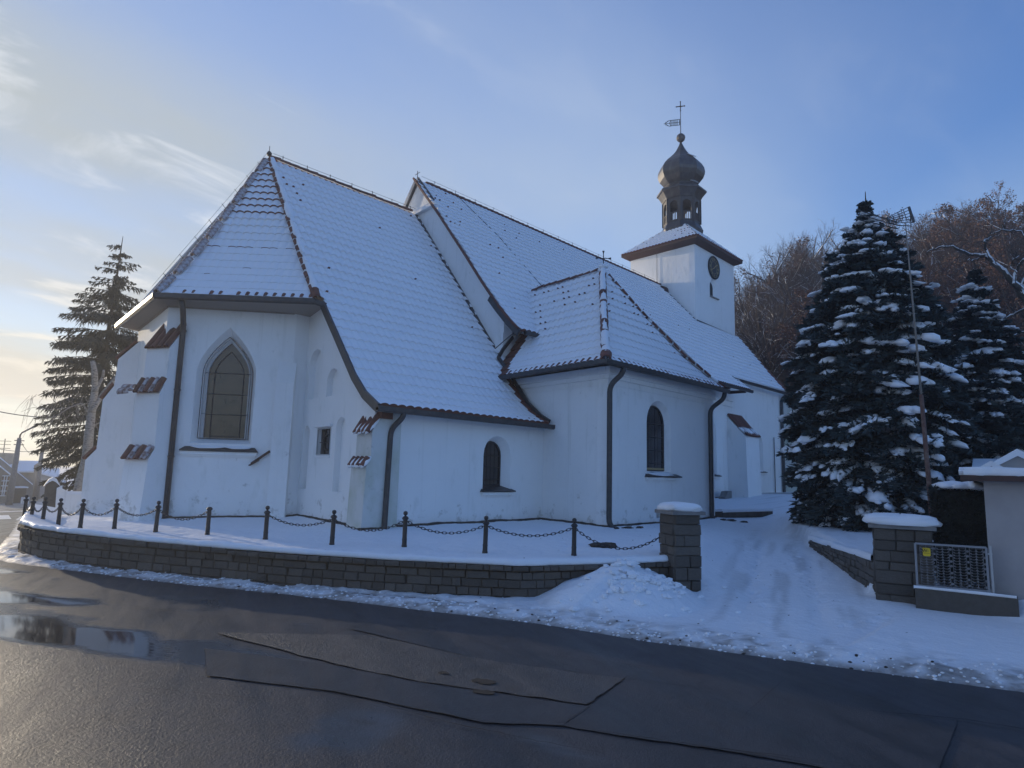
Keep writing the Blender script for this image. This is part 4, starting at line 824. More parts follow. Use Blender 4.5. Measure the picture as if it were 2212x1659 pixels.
buttress(P2, bd, .70, [(-.5, ZB), (.55, ZB), (.50, .62), (.42, 1.75), (.40, 1.78), (.30, 1.95), (.30, 3.18), (.18, 3.48), (.16, 4.22), (-.28, 4.85), (-.5, 4.85)], [(.50, 1.72, .30, 2.0, .74), (.36, 3.18, .17, 3.50, .76), (.20, 4.20, -.24, 4.82, .74)], ZB, snow=(0, 1))
bd3 = unit((-.85, .5)); buttress(P3, bd3, .75, [(-.5, ZB), (.95, ZB), (.88, .62), (.80, .66), (.80, 1.69), (.58, 1.98), (.56, 3.25), (.34, 3.62), (.31, 4.33), (-.12, 4.82), (-.5, 4.82)], [(.84, 1.70, .58, 2.0, .78), (.60, 3.27, .34, 3.66, .78), (.35, 4.33, -.10, 4.83, .78)], ZB, snow=(0, 1, 2))
t0_ = np.array([*(P2+bd*.22), 3.28])+np.array([-.26, .22, 0]); a_ = unit((-.28, .95, .05)); CH.inst('ridge_tile', RTF, t0_, (a_, unit(np.cross((-.5, 0, .8), a_)), unit((-.5, -.1, .8))), (1.2, 1.1, 1.1)); CH.inst('ridge_tile', RTF, t0_+np.array([-.09, 0, -.08]), (a_, unit(np.cross((-.5, 0, .8), a_)), unit((-.5, -.1, .8))), (1.2, .9, .9))
# clasping buttress near the apse corner and the corner buttress of the sacristy
buttress(P1+dA*.12, nA, .40, [(-.4, ZB), (.20, ZB), (.17, 2.6), (.16, 3.55), (.0, 4.05), (-.4, 4.05)], [], ZB)
b = buttress((7.27, 10.62), (-1, .12), .62, [(-.5, ZB), (.27, ZB), (.24, .5), (.20, 1.70), (.12, 1.82), (.12, 2.34), (-.02, 2.68), (-.2, 2.75), (-.5, 2.75)], [(.24, 1.68, .12, 1.84, .68), (.17, 2.32, -.05, 2.66, .68)], ZB, mt='plaster_mould')
for (r, z, k) in ((.19, 1.80, 4), (.08, 2.50, 4)):
    mb = MB()
    for i in range(k): mb.blob(np.array([7.27, 10.62, z-.02])+np.array([-1, .12, 0])*r+np.array([.12, 1, 0])*(-.235+.155*i), (.15 if z < 2 else .22, .13, .055), i+int(z*9), axes=(unit((-.62, .07, -.75)), unit((.12, 1, 0)), unit((-.75, .09, .62))), n=10)
    CH.part('snow_on_cap', mb, M['snow'], b, smooth=True)
mb = MB(); mb.box((7.40, 10.42, 2.72), (.34, .32, .22), rz=.12); CH.part('bare_tiles', mb, M['tile'], b)
# fallen drip board on the apse wall
mb = MB(); mb.beam(PA(.74, 1.70, .06), PA(.36, 1.99, .05), .05, .05); mb.beam(PA(.78, 1.66, .05), PA(.58, 1.78, .10), .08, .02); CH.part('broken_drip_board', mb, M['brown'])
# long raking buttress by the nave windows
b = buttress((27.15, 12.3), (0, -1), 1.35, [(-.3, ZB), (.95, ZB), (.86, .8), (.80, 3.42), (.45, 3.80), (-.05, 4.35), (-.3, 4.35)], [(.46, 3.82, .0, 4.36, 1.36), (.86, 3.42, .46, 3.80, 1.40)], ZB)
mb = MB()
for i in range(6): mb.blob((27.15-.58+.23*i, 11.65, 3.66), (.15, .30, .07), i+50, axes=((1, 0, 0), unit((0, -.7, -.68)), unit((0, -.68, .7))), n=10)
CH.part('snow_on_cap', mb, M['snow'], b, smooth=True)
buttress((33.1, 12.6), (.5, -.86), .8, [(-.3, ZB), (1.6, ZB), (1.5, 4.4), (.5, 5.2), (.3, 5.9), (-.3, 5.9)], [], ZB, mt='plaster_mould')

# tower clock, lantern, onion dome, vane ---------------------------
ck = PT(2.05, 12.72, .05); mb = MB(); th = np.linspace(0, 2*math.pi, 33)[:-1]; uX = PT(1, 0)-PT(0, 0); nT = PT(0, 0, 1)-PT(0, 0); uZ = np.array([0, 0, 1.])
mb.prism([(.60*math.cos(t), .60*math.sin(t)) for t in th], ck-nT*.05, uX, uZ, nT, .05); CK = CH.part('clock', mb, M['dial'])
mb = MB(); ring = [ck+uX*.60*math.cos(t)+uZ*.60*math.sin(t)+nT*.01 for t in np.linspace(0, 2*math.pi, 33)]; mb.tube(ring, .035, 6); CH.part('clock_rim', mb, M['iron'], CK)
mb = MB(); mb.tube([ck+uX*.53*math.cos(t)+uZ*.53*math.sin(t)+nT*.005 for t in np.linspace(0, 2*math.pi, 33)], .009, 4); mb.tube([ck+uX*.33*math.cos(t)+uZ*.33*math.sin(t)+nT*.005 for t in np.linspace(0, 2*math.pi, 33)], .009, 4); CH.part('chapter_ring', mb, M['gold'], CK)
def text_mesh(s, size, name):
    c = bpy.data.curves.new(name, 'FONT'); c.body = s; c.size = size; c.align_x = 'CENTER'; c.align_y = 'CENTER'; c.extrude = .004
    o = bpy.data.objects.new(name, c); COL.objects.link(o); dg = bpy.context.evaluated_depsgraph_get(); me = bpy.data.meshes.new_from_object(o.evaluated_get(dg)); bpy.data.objects.remove(o); bpy.data.curves.remove(c); me.name = name; return me
for i, s in enumerate(('XII', 'I', 'II', 'III', 'IIII', 'V', 'VI', 'VII', 'VIII', 'IX', 'X', 'XI')):
    me = text_mesh(s, .17*S, 'numeral'); me.materials.append(M['gold']); a = -i*math.pi/6
    up = -uX*math.sin(a)*-1*-1+uZ*math.cos(a); up = uZ*math.cos(a)-uX*math.sin(a); rt_ = uX*math.cos(a)+uZ*math.sin(a)
    CH.inst('numeral', me, ck+up*.43+nT*.012, (rt_, up, nT), (.8 if len(s) > 2 else 1, 1, 1), CK)
for hr, Lh, wd in ((1.66*30, .30, .05), (40*6, .44, .03)):
    a = -math.radians(hr); up = uZ*math.cos(a)-uX*math.sin(a); mb = MB(); mb.beam(ck-up*.08+nT*.03, ck+up*Lh+nT*.03, wd, .012, up=nT); CH.part('clock_hand', mb, M['gold'], CK)
L0 = np.array([*TC, 0.])
R8 = math.pi/8+.03
def oct8(name, prof, m, **k): mb = MB().lathe(L0, prof, 8, R8); return CH.part(name, mb, M[m], **k)
oct8('lantern_base', [(1.16, 14.3), (1.12, 15.0), (1.17, 15.25), (1.14, 15.32), (1.02, 15.58), (1.02, 15.66)], 'lead')
LN = oct8('lantern_cornice', [(.96, 17.0), (1.06, 17.02), (1.10, 17.10), (1.30, 17.42), (1.38, 17.45), (1.38, 17.54), (1.04, 17.84), (.90, 17.9)], 'lead')
ap = 1.02*math.cos(math.pi/8); fw = 2*1.02*math.sin(math.pi/8)
for i in range(8):
    a = i*math.pi/4+.03; nn_ = np.array([math.cos(a), math.sin(a), 0]); u_ = np.array([-math.sin(a), math.cos(a), 0]); o_ = L0+nn_*ap
    hole = arch(-.24, .24, 15.72, 16.60, 8); outl = rect(-fw/2, fw/2, 15.62, 17.02); flat = outl+hole; tr = tessellate_polygon([[Vector((x, z, 0)) for x, z in outl], [Vector((x, z, 0)) for x, z in hole]])
    mb = MB(); Pp = lambda x, z, d=0: o_+u_*x+uZ*z+nn_*d
    mb.add([Pp(x, z) for x, z in flat]+[Pp(x, z, -.1) for x, z in flat], [tuple(t) for t in tr]+[tuple(j+len(flat) for j in t) for t in tr]); k = len(hole); b0 = len(outl); n0 = len(flat)
    mb.add([Pp(x, z) for x, z in hole]+[Pp(x, z, -.1) for x, z in hole], [(j, (j+1) % k, (j+1) % k+k, j+k) for j in range(k)])
    a2 = a+math.pi/8; c2 = L0+np.array([math.cos(a2), math.sin(a2), 0])*1.02; mb.beam(c2+uZ*15.62, c2+uZ*17.02, .09, .09, up=nn_)
    ar_ = CH.part('lantern_arch', mb, M['wood'])
    mb = MB(); mb.beam(Pp(-.26, 16.16, -.05), Pp(.26, 16.16, -.05), .06, .05); CH.part('rail', mb, M['wood'], ar_)
    for x in np.linspace(-.19, .19, 5): mb = MB(); mb.box(Pp(x, 15.92, -.05), (.035, .03, .46), axes=(u_, nn_, uZ)); CH.part('baluster', mb, M['wood'], ar_)
oct8('lantern_floor', [(.9, 15.60), (.9, 15.66)], 'wood')
OD = oct8('onion_dome', [(.86, 17.86), (.88, 17.96), (1.02, 18.10), (1.20, 18.32), (1.29, 18.55), (1.31, 18.72), (1.27, 18.95), (1.15, 19.18), (.96, 19.40), (.74, 19.60), (.52, 19.82), (.36, 20.02), (.23, 20.24), (.12, 20.46), (.03, 20.70)], 'lead')
mb = MB()
for (a, z, rr, sx, sz, tilt) in ((-math.pi/2*1.16, 19.52, .82, .30, .34, .95), (-math.pi/2*1.16, 17.92, .98, .36, .06, .2)):
    d_ = np.array([math.cos(a), math.sin(a), 0]); t_ = np.array([-d_[1], d_[0], 0]); upv = unit(-d_*math.sin(tilt)+uZ*math.cos(tilt)) if tilt > .5 else unit(-d_+uZ*.2); mb.blob(L0+d_*rr+uZ*z, (sx, sz if tilt > .5 else .10, .035), 5, axes=(t_, upv, np.cross(t_, upv)*(1 if np.cross(t_, upv)[2] > 0 else -1)), n=12)
CH.part('snow_on_dome', mb, M['snow'], OD, smooth=True)
mb = MB(); ph = np.linspace(0, math.pi, 7); mb.lathe(L0+uZ*20.92, [(max(.26*math.sin(p), .01), -.26*math.cos(p)) for p in ph], 10); CH.part('finial_ball', mb, M['lead'])
top = L0+uZ*21.1; mb = MB().tube([top, L0+uZ*23.15], [.028, .016], 6); CH.part('finial_pole', mb, M['iron'])
vr = np.array([*unit((17.2, -31.75)), 0]); mb = MB(); cc = L0+uZ*22.86; mb.tube([cc-vr*.24, cc+vr*.24], .028, 6); mb.tube([cc-uZ*.26, cc+uZ*.28], .028, 6)
for p, q in ((cc-vr*.20, cc-vr*.26), (cc+vr*.20, cc+vr*.26), (cc+uZ*.24, cc+uZ*.30), (cc-uZ*.22, cc-uZ*.28)): mb.tube([p, q], [.028, .045], 6)
mb.blob(cc, (.06, .06, .06), 1, flat=1); CH.part('cross', mb, M['iron'])
# pennant-shaped vane of pierced sheet
mb = MB(); vl = -vr; Q = lambda a, b: L0+uZ*(21.70+b)+vl*(.03+a)
for a0, a1, b0, b1 in ((0, .62, 0, .03), (0, .62, .35, .38), (0, .05, 0, .38), (0, .52, .175, .205)): mb.beam(Q(a0, (b0+b1)/2), Q(a1, (b0+b1)/2), .012, b1-b0)
for x in (.12, .18, .25, .31, .37, .44, .5): mb.beam(Q(x, .03), Q(x+.02, .175), .010, .03); mb.beam(Q(x+.015, .205), Q(x, .35), .010, .028)
for (a, b), (c_, d_) in (((.62, .365), (.86, .19)), ((.62, .015), (.86, .19)), ((.5, .19), (.92, .19)), ((.66, .30), (.74, .34)), ((.66, .08), (.74, .04)), ((.74, .25), (.82, .29)), ((.74, .13), (.82, .09)), ((.52, .36), (.6, .19)), ((.52, .02), (.6, .19))): mb.beam(Q(a, b), Q(c_, d_), .012, .03)
CH.part('weather_vane', mb, M['copper'])
# ------------------------------------------------------------------ stone retaining walls and gate pillars
def stone_mesh(seed):
    rg = np.random.default_rng(seed); b = .10; P = []
    for y in (0, 1):                                     # y=0 back, y=1 chamfered, rough front face
        pass
    V = [(-.5, -.5, -.5), (.5, -.5, -.5), (.5, -.5, .5), (-.5, -.5, .5), (-.5, .40, -.5), (.5, .40, -.5), (.5, .40, .5), (-.5, .40, .5), (-.455, .5, -.43), (.455, .5, -.43), (.455, .5, .43), (-.455, .5, .43), (0, .56, .02)]
    V = np.array(V, float); V[4:] += rg.normal(0, .022, V[4:].shape); V[12, 1] += rg.normal(0, .05)
    F = [(0, 1, 2, 3), (0, 4, 5, 1), (1, 5, 6, 2), (2, 6, 7, 3), (3, 7, 4, 0), (4, 8, 9, 5), (5, 9, 10, 6), (6, 10, 11, 7), (7, 11, 8, 4), (8, 12, 9), (9, 12, 10), (10, 12, 11), (11, 12, 8)]
    return MB().add(V, F).mesh('stone', M['stone'])
STONES = [stone_mesh(i) for i in range(6)]
CAPST = [stone_mesh(i+20) for i in range(3)]
def arc_of(P): P = np.array(P, float); d = np.concatenate([[0], np.cumsum(np.hypot(*np.diff(P, axis=0).T))]); return P, d
def along(P, d, s): return np.array([np.interp(s, d, P[:, 0]), np.interp(s, d, P[:, 1])])
def stone_course(t, P, d, s0, s1, z0, z1, side, mean, rg, dep=.16, proud=.0, name='stone'):
    s = s0
    while s < s1-.03:
        L = mean*(.5+1.0*rg.random()); L = min(L, s1-s); 
        if s1-s-L < mean*.4: L = s1-s
        a, b = along(P, d, s), along(P, d, s+L); e = unit((*(b-a), 0)); n = side*np.array([-e[1], e[0], 0]); m = np.array([*(a+b)/2, (z0+z1)/2])
        sz = (np.linalg.norm(b-a)-.005, dep*(.9+.25*rg.random()), z1-z0-.005)
        q = rg.normal(0, .012); e2 = unit(e+np.array([0, 0, q])); z2 = np.cross(n, e2)*(1 if np.cross(n, e2)[2] > 0 else -1)
        t.inst(name, STONES[rg.integers(6)], m-n*(.06-proud-rg.normal(0, .006)), (e2, n, z2), sz); s += L
def core(t, P, zt, zb, th, side, inset=.03):
    P = np.array(P, float); mb = MB()
    for i in range(len(P)-1):
        e = unit(P[i+1]-P[i]); n = side*np.array([-e[1], e[0]]); a, b = P[i]-n*inset, P[i+1]-n*inset
        A, B = a-n*th, b-n*th; z0a, z1a = zb[i], zt[i]; z0b, z1b = zb[i+1], zt[i+1]
        mb.add([(*a, z0a), (*b, z0b), (*B, z0b), (*A, z0a), (*a, z1a), (*b, z1b), (*B, z1b), (*A, z1a)], [(0, 1, 5, 4), (1, 2, 6, 5), (2, 3, 7, 6), (3, 0, 4, 7), (4, 5, 6, 7)])
    return t.part('mortar', mb, M['mortar'])
def snow_cap(path, w, h, name, seed, t=None, over=.05, side=1, parent=None):
    """pillow of snow along the top of a wall: path points (x,y,z) of the outer top edge"""
    P = np.array(path, float); d = np.concatenate([[0], np.cumsum(np.linalg.norm(np.diff(P, axis=0), axis=1))]); n = max(8, int(d[-1]/.05)); s = np.linspace(0, d[-1], n)
    C = np.stack([np.interp(s, d, P[:, i]) for i in range(3)], 1); e = np.gradient(C, axis=0); e[:, 2] = 0; e /= np.linalg.norm(e, axis=1)[:, None]; nn = side*np.stack([-e[:, 1], e[:, 0], 0*s], 1)
    V = []; j = fbm(s*3, s*0+seed, seed, 4)*.07+fbm(s*11, s*0, seed+3, 2)*.03; hh = h*(1+.5*fbm(s*1.5, s*0, seed+7, 3))
    for a, b in ((.0, -.03), (.55, -.05), (.95, .05), (1.0, .35), (.8, .75), (.35, .97), (-.8, 1.0), (-2.5, .85), (-w/over, -.3)): V.append(C+nn*((over+j*(a > 0))*a)[:, None]+np.stack([0*s, 0*s, hh*b], 1))
    mb = MB().grid(np.stack(V, 1))
    if t is None: return mb
    return t.part(name, mb, M['snow'], parent, smooth=True)
rg = np.random.default_rng(5)
RWt = T('retaining_wall', 'low grey stone retaining wall with snowy top along the road below the church', 'stone wall', (6.0, 6.5, 0))
WP = WALL[::-1]; P_, d_ = arc_of(WP)                       # from pillar to the far corner; outer side is to the left... (road side)
zt = np.interp(d_, [0, 4, d_[-1]], [.455, .475, .54]); zb = np.array([-.25+float(min(0, streetz(np.array(y)))) for y in WP[:, 1]])
sideW = -1 if np.dot(-1*np.array([-(WP[1]-WP[0])[1], (WP[1]-WP[0])[0]]), (-1, 0)) > 0 else 1
core(RWt, WP, zt-.02, zb, .26, sideW)
Lw = 14.6; zc = [(-.06, .065), (.065, .175), (.175, .285), (.285, .385)]
def zscale(z, s): return z*np.interp(s, [0, 4, 13], [.975, 1.0, 1.12])
for ci, (a, b) in enumerate(zc):
    s = rg.random()*.1
    stone_course(RWt, P_, d_, .0, 6.0, a*.985, b*.985, sideW, .22, rg); stone_course(RWt, P_, d_, 6.0, Lw, a*1.04, b*1.04, sideW, .27, rg)
stone_course(RWt, P_, d_, .0, 6.5, .392, .458, sideW, .155, rg, dep=.2, proud=.03, name='coping_stone'); stone_course(RWt, P_, d_, 6.5, Lw, .405, .485, sideW, .22, rg, dep=.2, proud=.025, name='coping_stone')
Pc = [(*along(P_, d_, s), float(np.interp(s, [0, 4, 6.5, 13], [.46, .465, .475, .53]))) for s in np.linspace(.02, d_[-1]-.3, 60)]
snow_cap(Pc, .5, .075, 'snow_cap', 3, RWt, .045, side=sideW)

def pillar(name, label, c, w, dth, h, zb, rz, courses, snow_h, seed, group=None, snowsc=(1, 1)):
    t = T(name, label, 'gate pillar', (*c, zb), group=group); ca, sa = math.cos(rz), math.sin(rz); ux, uy = np.array([ca, sa, 0]), np.array([-sa, ca, 0]); C = np.array([*c, 0.])
    mb = MB(); mb.box(C+(0, 0, zb+h/2-.1), (w-.05, dth-.05, h+.2), rz=rz); t.part('mortar', mb, M['mortar'])
    rg = np.random.default_rng(seed); hs_ = rg.uniform(.78, 1.25, courses); hs_ = np.concatenate([[0], np.cumsum(hs_)])/hs_.sum()*(h+.05)+zb-.05
    for k in range(courses):
        z0, z1 = hs_[k], hs_[k+1]; ch = z1-z0
        for (n, e, ln, dp) in ((-uy, ux, w, dth), (ux, uy, dth, w), (uy, -ux, w, dth), (-ux, -uy, dth, w)):
            parts = [1.0] if (rg.random() < .45 and ln < .6) else ([.30+.4*rg.random()] if ln < .6 or rg.random() < .4 else [.22+.2*rg.random(), .58+.22*rg.random()])
            cuts = [0]+[p for p in parts if p < 1]+[1]
            for a, b in zip(cuts[:-1], cuts[1:]):
                L = ln*(b-a); m = C+n*(dp/2-.055+rg.normal(0, .006))+e*(ln*((a+b)/2-.5))+np.array([0, 0, (z0+z1)/2]); t.inst('stone', STONES[rg.integers(6)], m, (e, n, (0, 0, 1)), (L-.004, .14, ch-.005))
    zt = zb+h; mb = MB(); mb.box(C+(0, 0, zt+.025), (w+.12, dth+.12, .05), rz=rz); t.part('cap_slab', mb, M['concrete'])
    mb = MB(); n = 22; th = np.arange(n)*2*math.pi/n; V = []
    for r, z in ((.98, .0), (1.06, .22), (1.05, .5), (.96, .78), (.78, .95), (.4, 1.03), (.02, 1.05)):
        sq = 1/np.maximum(np.abs(np.cos(th)), np.abs(np.sin(th)))**.72; k = r*sq*(1+.05*np.random.default_rng(seed+int(z*50)).standard_normal(n)*(z < .9))
        V.append(C+np.outer(k*np.cos(th)*(w/2+.05)*snowsc[0], ux)+np.outer(k*np.sin(th)*(dth/2+.05)*snowsc[1], uy)+np.array([0, 0, zt+.05])+np.outer(z*snow_h*(1+.08*np.cos(th*2+seed)), (0, 0, 1)))
    m_ = len(V); mb.add(np.concatenate(V), [(i*n+j, i*n+(j+1) % n, (i+1)*n+(j+1) % n, (i+1)*n+j) for i in range(m_-1) for j in range(n)]); t.part('snow_cap', mb, M['snow'], smooth=True)
    return t
pillar('gate_pillar', 'square stone gate pillar with thick snow cap at the end of the chain fence', (8.66, 4.77), .40, .42, 1.12, .0, math.radians(-32), 8, .11, 3)
pillar('gate_pillar', 'broad stone pillar with domed snow cap beside the steel gate panel', (10.24, 2.30), .50, .66, .98, .06, math.radians(14), 7, .13, 4, snowsc=(1.1, 1.12))
# low wall along the right side of the path and plinth under the gate
gw = T('garden_wall', 'low stone garden wall with snow behind it beside the path', 'stone wall', (12, 3.6, .2)); GP = np.array([(10.18, 2.62), (11.0, 3.05), (12.6, 3.95), (14.2, 4.85)]); Pg, dg = arc_of(GP)
rg = np.random.default_rng(8); core(gw, GP, np.array([.58, .54, .46, .42]), np.array([-.1, -.1, 0, .1]), .2, 1)
for k in range(5): 
    for a, b in ((0, 1.5), (1.5, 3.0), (3.0, dg[-1])):
        zo = np.interp((a+b)/2, [0, dg[-1]], [.0, .22]); hh = np.interp((a+b)/2, [0, dg[-1]], [.56, .23]); stone_course(gw, Pg, dg, a, b, zo+hh*k/5, zo+hh*(k+1)/5, 1, .24, rg)
snow_cap([(*along(Pg, dg, s), float(np.interp(s, [0, dg[-1]], [.56, .43]))) for s in np.linspace(.15, dg[-1], 30)], .5, .09, 'snow_cap', 9, gw, .04, side=1)
pw = T('gate_plinth', 'low dark concrete plinth with a snow strip under the steel gate panel', 'plinth', (10.2, 1.6, .1)); A_, B_ = np.array([9.94, 2.10]), np.array([10.07, 1.06]); mb = MB(); mb.beam((*A_, .15), (*B_, .15), .26, .34); pw.part('plinth_block', mb, M['mortar'])
pw.part('snow_strip', snow_cap([(*(A_+(B_-A_)*t+(-.10, 0)), .315) for t in np.linspace(0, 1, 20)], .2, .035, '', 12, None, .02, side=1 if np.cross((B_-A_), (-1, 0)) > 0 else -1), M['snow'], smooth=True)
# steel gate panel made of punched scrap sheet
gp = T('gate', 'weathered steel gate panel of punched sheet strips in a pale frame', 'gate', (10.0, 1.7, .32)); ga, gb = np.array([9.90, 2.07, 0]), np.array([10.12, 1.345, 0]); gu = unit(gb-ga); gL = np.linalg.norm(gb-ga); gn = np.array([gu[1], -gu[0], 0]); gn = gn if gn[0] < 0 else -gn; G_ = lambda a, z, d=0: ga+gu*a+np.array([0, 0, z])+gn*d
for p, q in ((G_(0, .335), G_(0, .875)), (G_(gL, .335), G_(gL, .875)), (G_(0, .875), G_(gL, .875)), (G_(0, .345), G_(gL, .345))): mb = MB(); mb.beam(p, q, .024, .024); gp.part('frame_bar', mb, M['gate'])
for k in range(4):                                          # four strips: ladder of rounded holes left by punched-out parts
    x0 = .035+k*.178; mb = MB(); wd = .162
    for j in range(15): zz_ = .375+j*.034; mb.beam(G_(x0+.025, zz_), G_(x0+wd-.02, zz_+.002*math.sin(j*3+k)), .004, .007, up=gn)
    for xx, w_ in ((x0+.012, .022), (x0+wd*.5, .012), (x0+wd-.01, .022)): mb.beam(G_(xx, .36), G_(xx, .862), .004, w_, up=gn)
    for j in range(14):
        for xx in (x0+.025, x0+wd*.5-.004, x0+wd*.5+.004, x0+wd-.02): mb.prism([(-.012, 0), (.012, 0), (0, .014)], G_(xx, .379+j*.034), gu, (0, 0, 1), gn, .003)
    rg = np.random.default_rng(k)
    for j in range(7): c_ = G_(x0+wd+.006, .39+j*.07+rg.random()*.02, .002); mb.prism([(.016*math.cos(t), .016*math.sin(t)) for t in np.linspace(0, 2*math.pi, 9)[:-1]], c_, gu, (0, 0, 1), gn, .003)
    gp.part('punched_strip', mb, M['galv'], kind='stuff')
mb = MB(); mb.beam(G_(gL+.01, .80), G_(gL+.06, .80), .02, .02); mb.beam(G_(gL+.045, .30), G_(gL+.045, .90), .022, .022); gp.part('gate_post', mb, M['frame'])
yp = T('sign', 'small yellow warning plate with a black W mark on the gate panel', 'sign', G_(.15, .76, .02)); mb = MB(); q = .012; hw, hh_ = .042, .052; mb.prism([(-hw+q, -hh_), (hw-q, -hh_), (hw, -hh_+q), (hw, hh_-q), (hw-q, hh_), (-hw, hh_), (-hw, -hh_+q)], G_(.12, .775, .012), gu, (0, 0, 1), gn, .005); yp.part('plate', mb, M['yellow'])
me = text_mesh('W', .055*S, 'letter'); me.materials.append(M['black']); yp.inst('letter', me, G_(.10, .790, .019), (gu, (0, 0, 1), gn)); mb = MB(); mb.beam(G_(.084, .817, .019), G_(.110, .817, .019), .002, .007, up=gn); mb.beam(G_(.082, .762, .019), G_(.156, .758, .019), .002, .0035, up=gn); yp.part('printed_line', mb, M['black']); mb = MB()
for x in (.128, .135, .142): mb.box(G_(x, .789, .018), (.004, .002, .008), axes=(gu, gn, (0, 0, 1)))
yp.part('printed_line', mb, M['shutter'])

# garage with flat snowy roof
ga_ = T('garage', 'pale rendered garage with flat roof under thick snow at the right edge', 'garage', (10.3, .5, .2)); c0 = np.array([10.27, 1.345]); gy_ = unit(np.array([.055, -1.0])); gx_ = np.array([-gy_[1], gy_[0]]); gx_ = gx_ if gx_[0] > 0 else -gx_
mb = MB(); cc = c0+gy_*2.2+gx_*1.6; mb.box((*cc, .95), (4.4, 3.2, 1.5), axes=(np.array([*gy_, 0]), np.array([*gx_, 0]), (0, 0, 1))); ga_.part('wall', mb, M['garage'])
mb = MB(); mb.box((*(cc-gx_*.03-gy_*.05), 1.735), (4.75, 3.5, .07), axes=(np.array([*gy_, 0]), np.array([*gx_, 0]), (0, 0, 1))); R_ = ga_.part('roof', mb, M['brown'])
A_, B_ = c0-gx_*.14-gy_*.19, c0-gx_*.14+gy_*4.4
ga_.part('snow_cap', snow_cap([(*(A_+(B_-A_)*t), 1.765+.0*t) for t in np.linspace(0, 1, 60)], 3.3, .105, '', 15, None, .05, side=1 if np.cross(B_-A_, -gx_) > 0 else -1), M['snow'], R_, smooth=True)
mb = MB(); D_ = A_+gx_*3.4; mb.prism([(0, 0), (3.4, 0), (3.4, .10), (.06, .10), (-.03, .05)], (*A_, 1.772), (*gx_, 0), (0, 0, 1), (*(-gy_), 0), .05); ga_.part('snow_cap', mb, M['snow'], R_)

# bollard posts and hanging chains
PZ = [(7.44, 5.75), (6.61, 6.69), (6.04, 7.80), (5.47, 8.83), (4.93, 9.87), (4.52, 11.06), (4.04, 11.99), (3.70, 12.99), (3.32, 13.55), (3.17, 14.38), (3.06, 15.04), (3.01, 15.75), (3.05, 16.6)]
PW = [T for T in ()]
ordn = ['first', 'second', 'third', 'fourth', 'fifth', 'sixth', 'seventh', 'eighth', 'ninth', 'tenth', 'eleventh', 'twelfth', 'thirteenth']
sh_ = MB().lathe((0, 0, 0), [(.040, -.1), (.040, .02), (.036, .03), (.035, .10), (.038, .105), (.038, .115), (.034, .12), (.033, .395)], 10).mesh('shaft', M['iron']); co_ = MB().lathe((0, 0, 0), [(.036, .39), (.052, .412), (.036, .436), (.018, .445)], 10).mesh('collar', M['iron']); kn_ = MB().lathe((0, 0, 0), [(.012, .440), (.015, .455), (.028, .466), (.034, .487), (.028, .508), (.010, .518)], 10).mesh('knob', M['iron'])
th = np.linspace(0, 2*math.pi, 11)[:-1]; lk = MB(); ring = [(.028*np.cos(t)+(.012 if np.cos(t) > 0 else -.012), .015*np.sin(t), 0) for t in th]; lk.tube(ring+[ring[0]], .0052, 5, cap=False); LINK = lk.mesh('link', M['iron'])
tops = []; G1 = 'chain posts along the churchyard edge'; G2 = 'chains slung between the posts'
for i, (x, y) in enumerate(PZ):
    z = float(H(np.array([x]), np.array([y]))[0]); z = min(max(z, .42), .62)
    knobless = (i == 5)
    lab = f'{ordn[i]} black iron post of the chain fence counted from the stone gate pillar'
    if knobless: lab = 'black iron chain fence post that has lost its ball finial'
    t = T('chain_post', lab, 'post', (x, y, z), group=G1); h = 1.0
    ln = random.uniform(-.02, .02)
    ax = (unit((1, 0, ln)), (0, 1, 0), unit((-ln, 0, 1)))
    t.inst('shaft', sh_, (x, y, z), ax); t.inst('collar', co_, (x, y, z), ax)
    if not knobless: t.inst('knob', kn_, (x, y, z), ax)
    tops.append(np.array([x, y, z+.385]))
def chain(a, b, sagd, label):
    L = np.linalg.norm(b-a); n = max(5, int(L*1.10/.058)); t = np.linspace(0, 1, 80); c = a+(b-a)*t[:, None]; c[:, 2] -= sagd*4*t*(1-t); d = np.concatenate([[0], np.cumsum(np.linalg.norm(np.diff(c, axis=0), axis=1))]); s = (np.arange(n)+.5)*d[-1]/n
    P = np.stack([np.interp(s, d, c[:, k]) for k in range(3)], 1); e = np.gradient(P, axis=0); k = T('chain', label, 'chain', P[n//2], group=G2); up = np.array([0, 0, 1.]); sl_ = d[-1]/n/.058
    for j in range(n):
        x = unit(e[j]); y = unit(np.cross(up, x)); z = np.cross(x, y)
        if j % 2: y, z = z, -y
        k.inst('link', LINK, P[j], (x, y, z), (sl_, 1, 1))
chain(np.array([8.44, 4.98, .78]), tops[0], .22, 'black chain hanging between the stone gate pillar and the nearest post')
for i in range(len(tops)-1):
    if i == 4: continue
    if i == 2: pass
    chain(tops[i], tops[i+1], .13+.03*((i*7) % 3)/2, f'black chain hanging between the {ordn[i]} and {ordn[i+1]} posts from the stone pillar')
# dark gutter kerb showing between ridges of cleared snow
kp = [(6.25, 4.98), (5.95, 5.45), (5.72, 6.05), (5.42, 6.85), (5.10, 7.40), (4.78, 8.05), (4.45, 8.75)]
kb = T('kerb', 'dark wet kerb stones showing between ridges of ploughed snow under the wall', 'kerb', (5.5, 6.6, 0)); Pk, dk = arc_of(kp); s = 0.; rg = np.random.default_rng(3)
while s < dk[-1]-.1:
    L = min(.62, dk[-1]-s); a, b = along(Pk, dk, s), along(Pk, dk, s+L-.012); h = .022; mb = MB(); mb.beam((*a, h-.08), (*b, h-.08+.004), .085, .16); kb.part('kerb_stone', mb, M['soil']); s += L
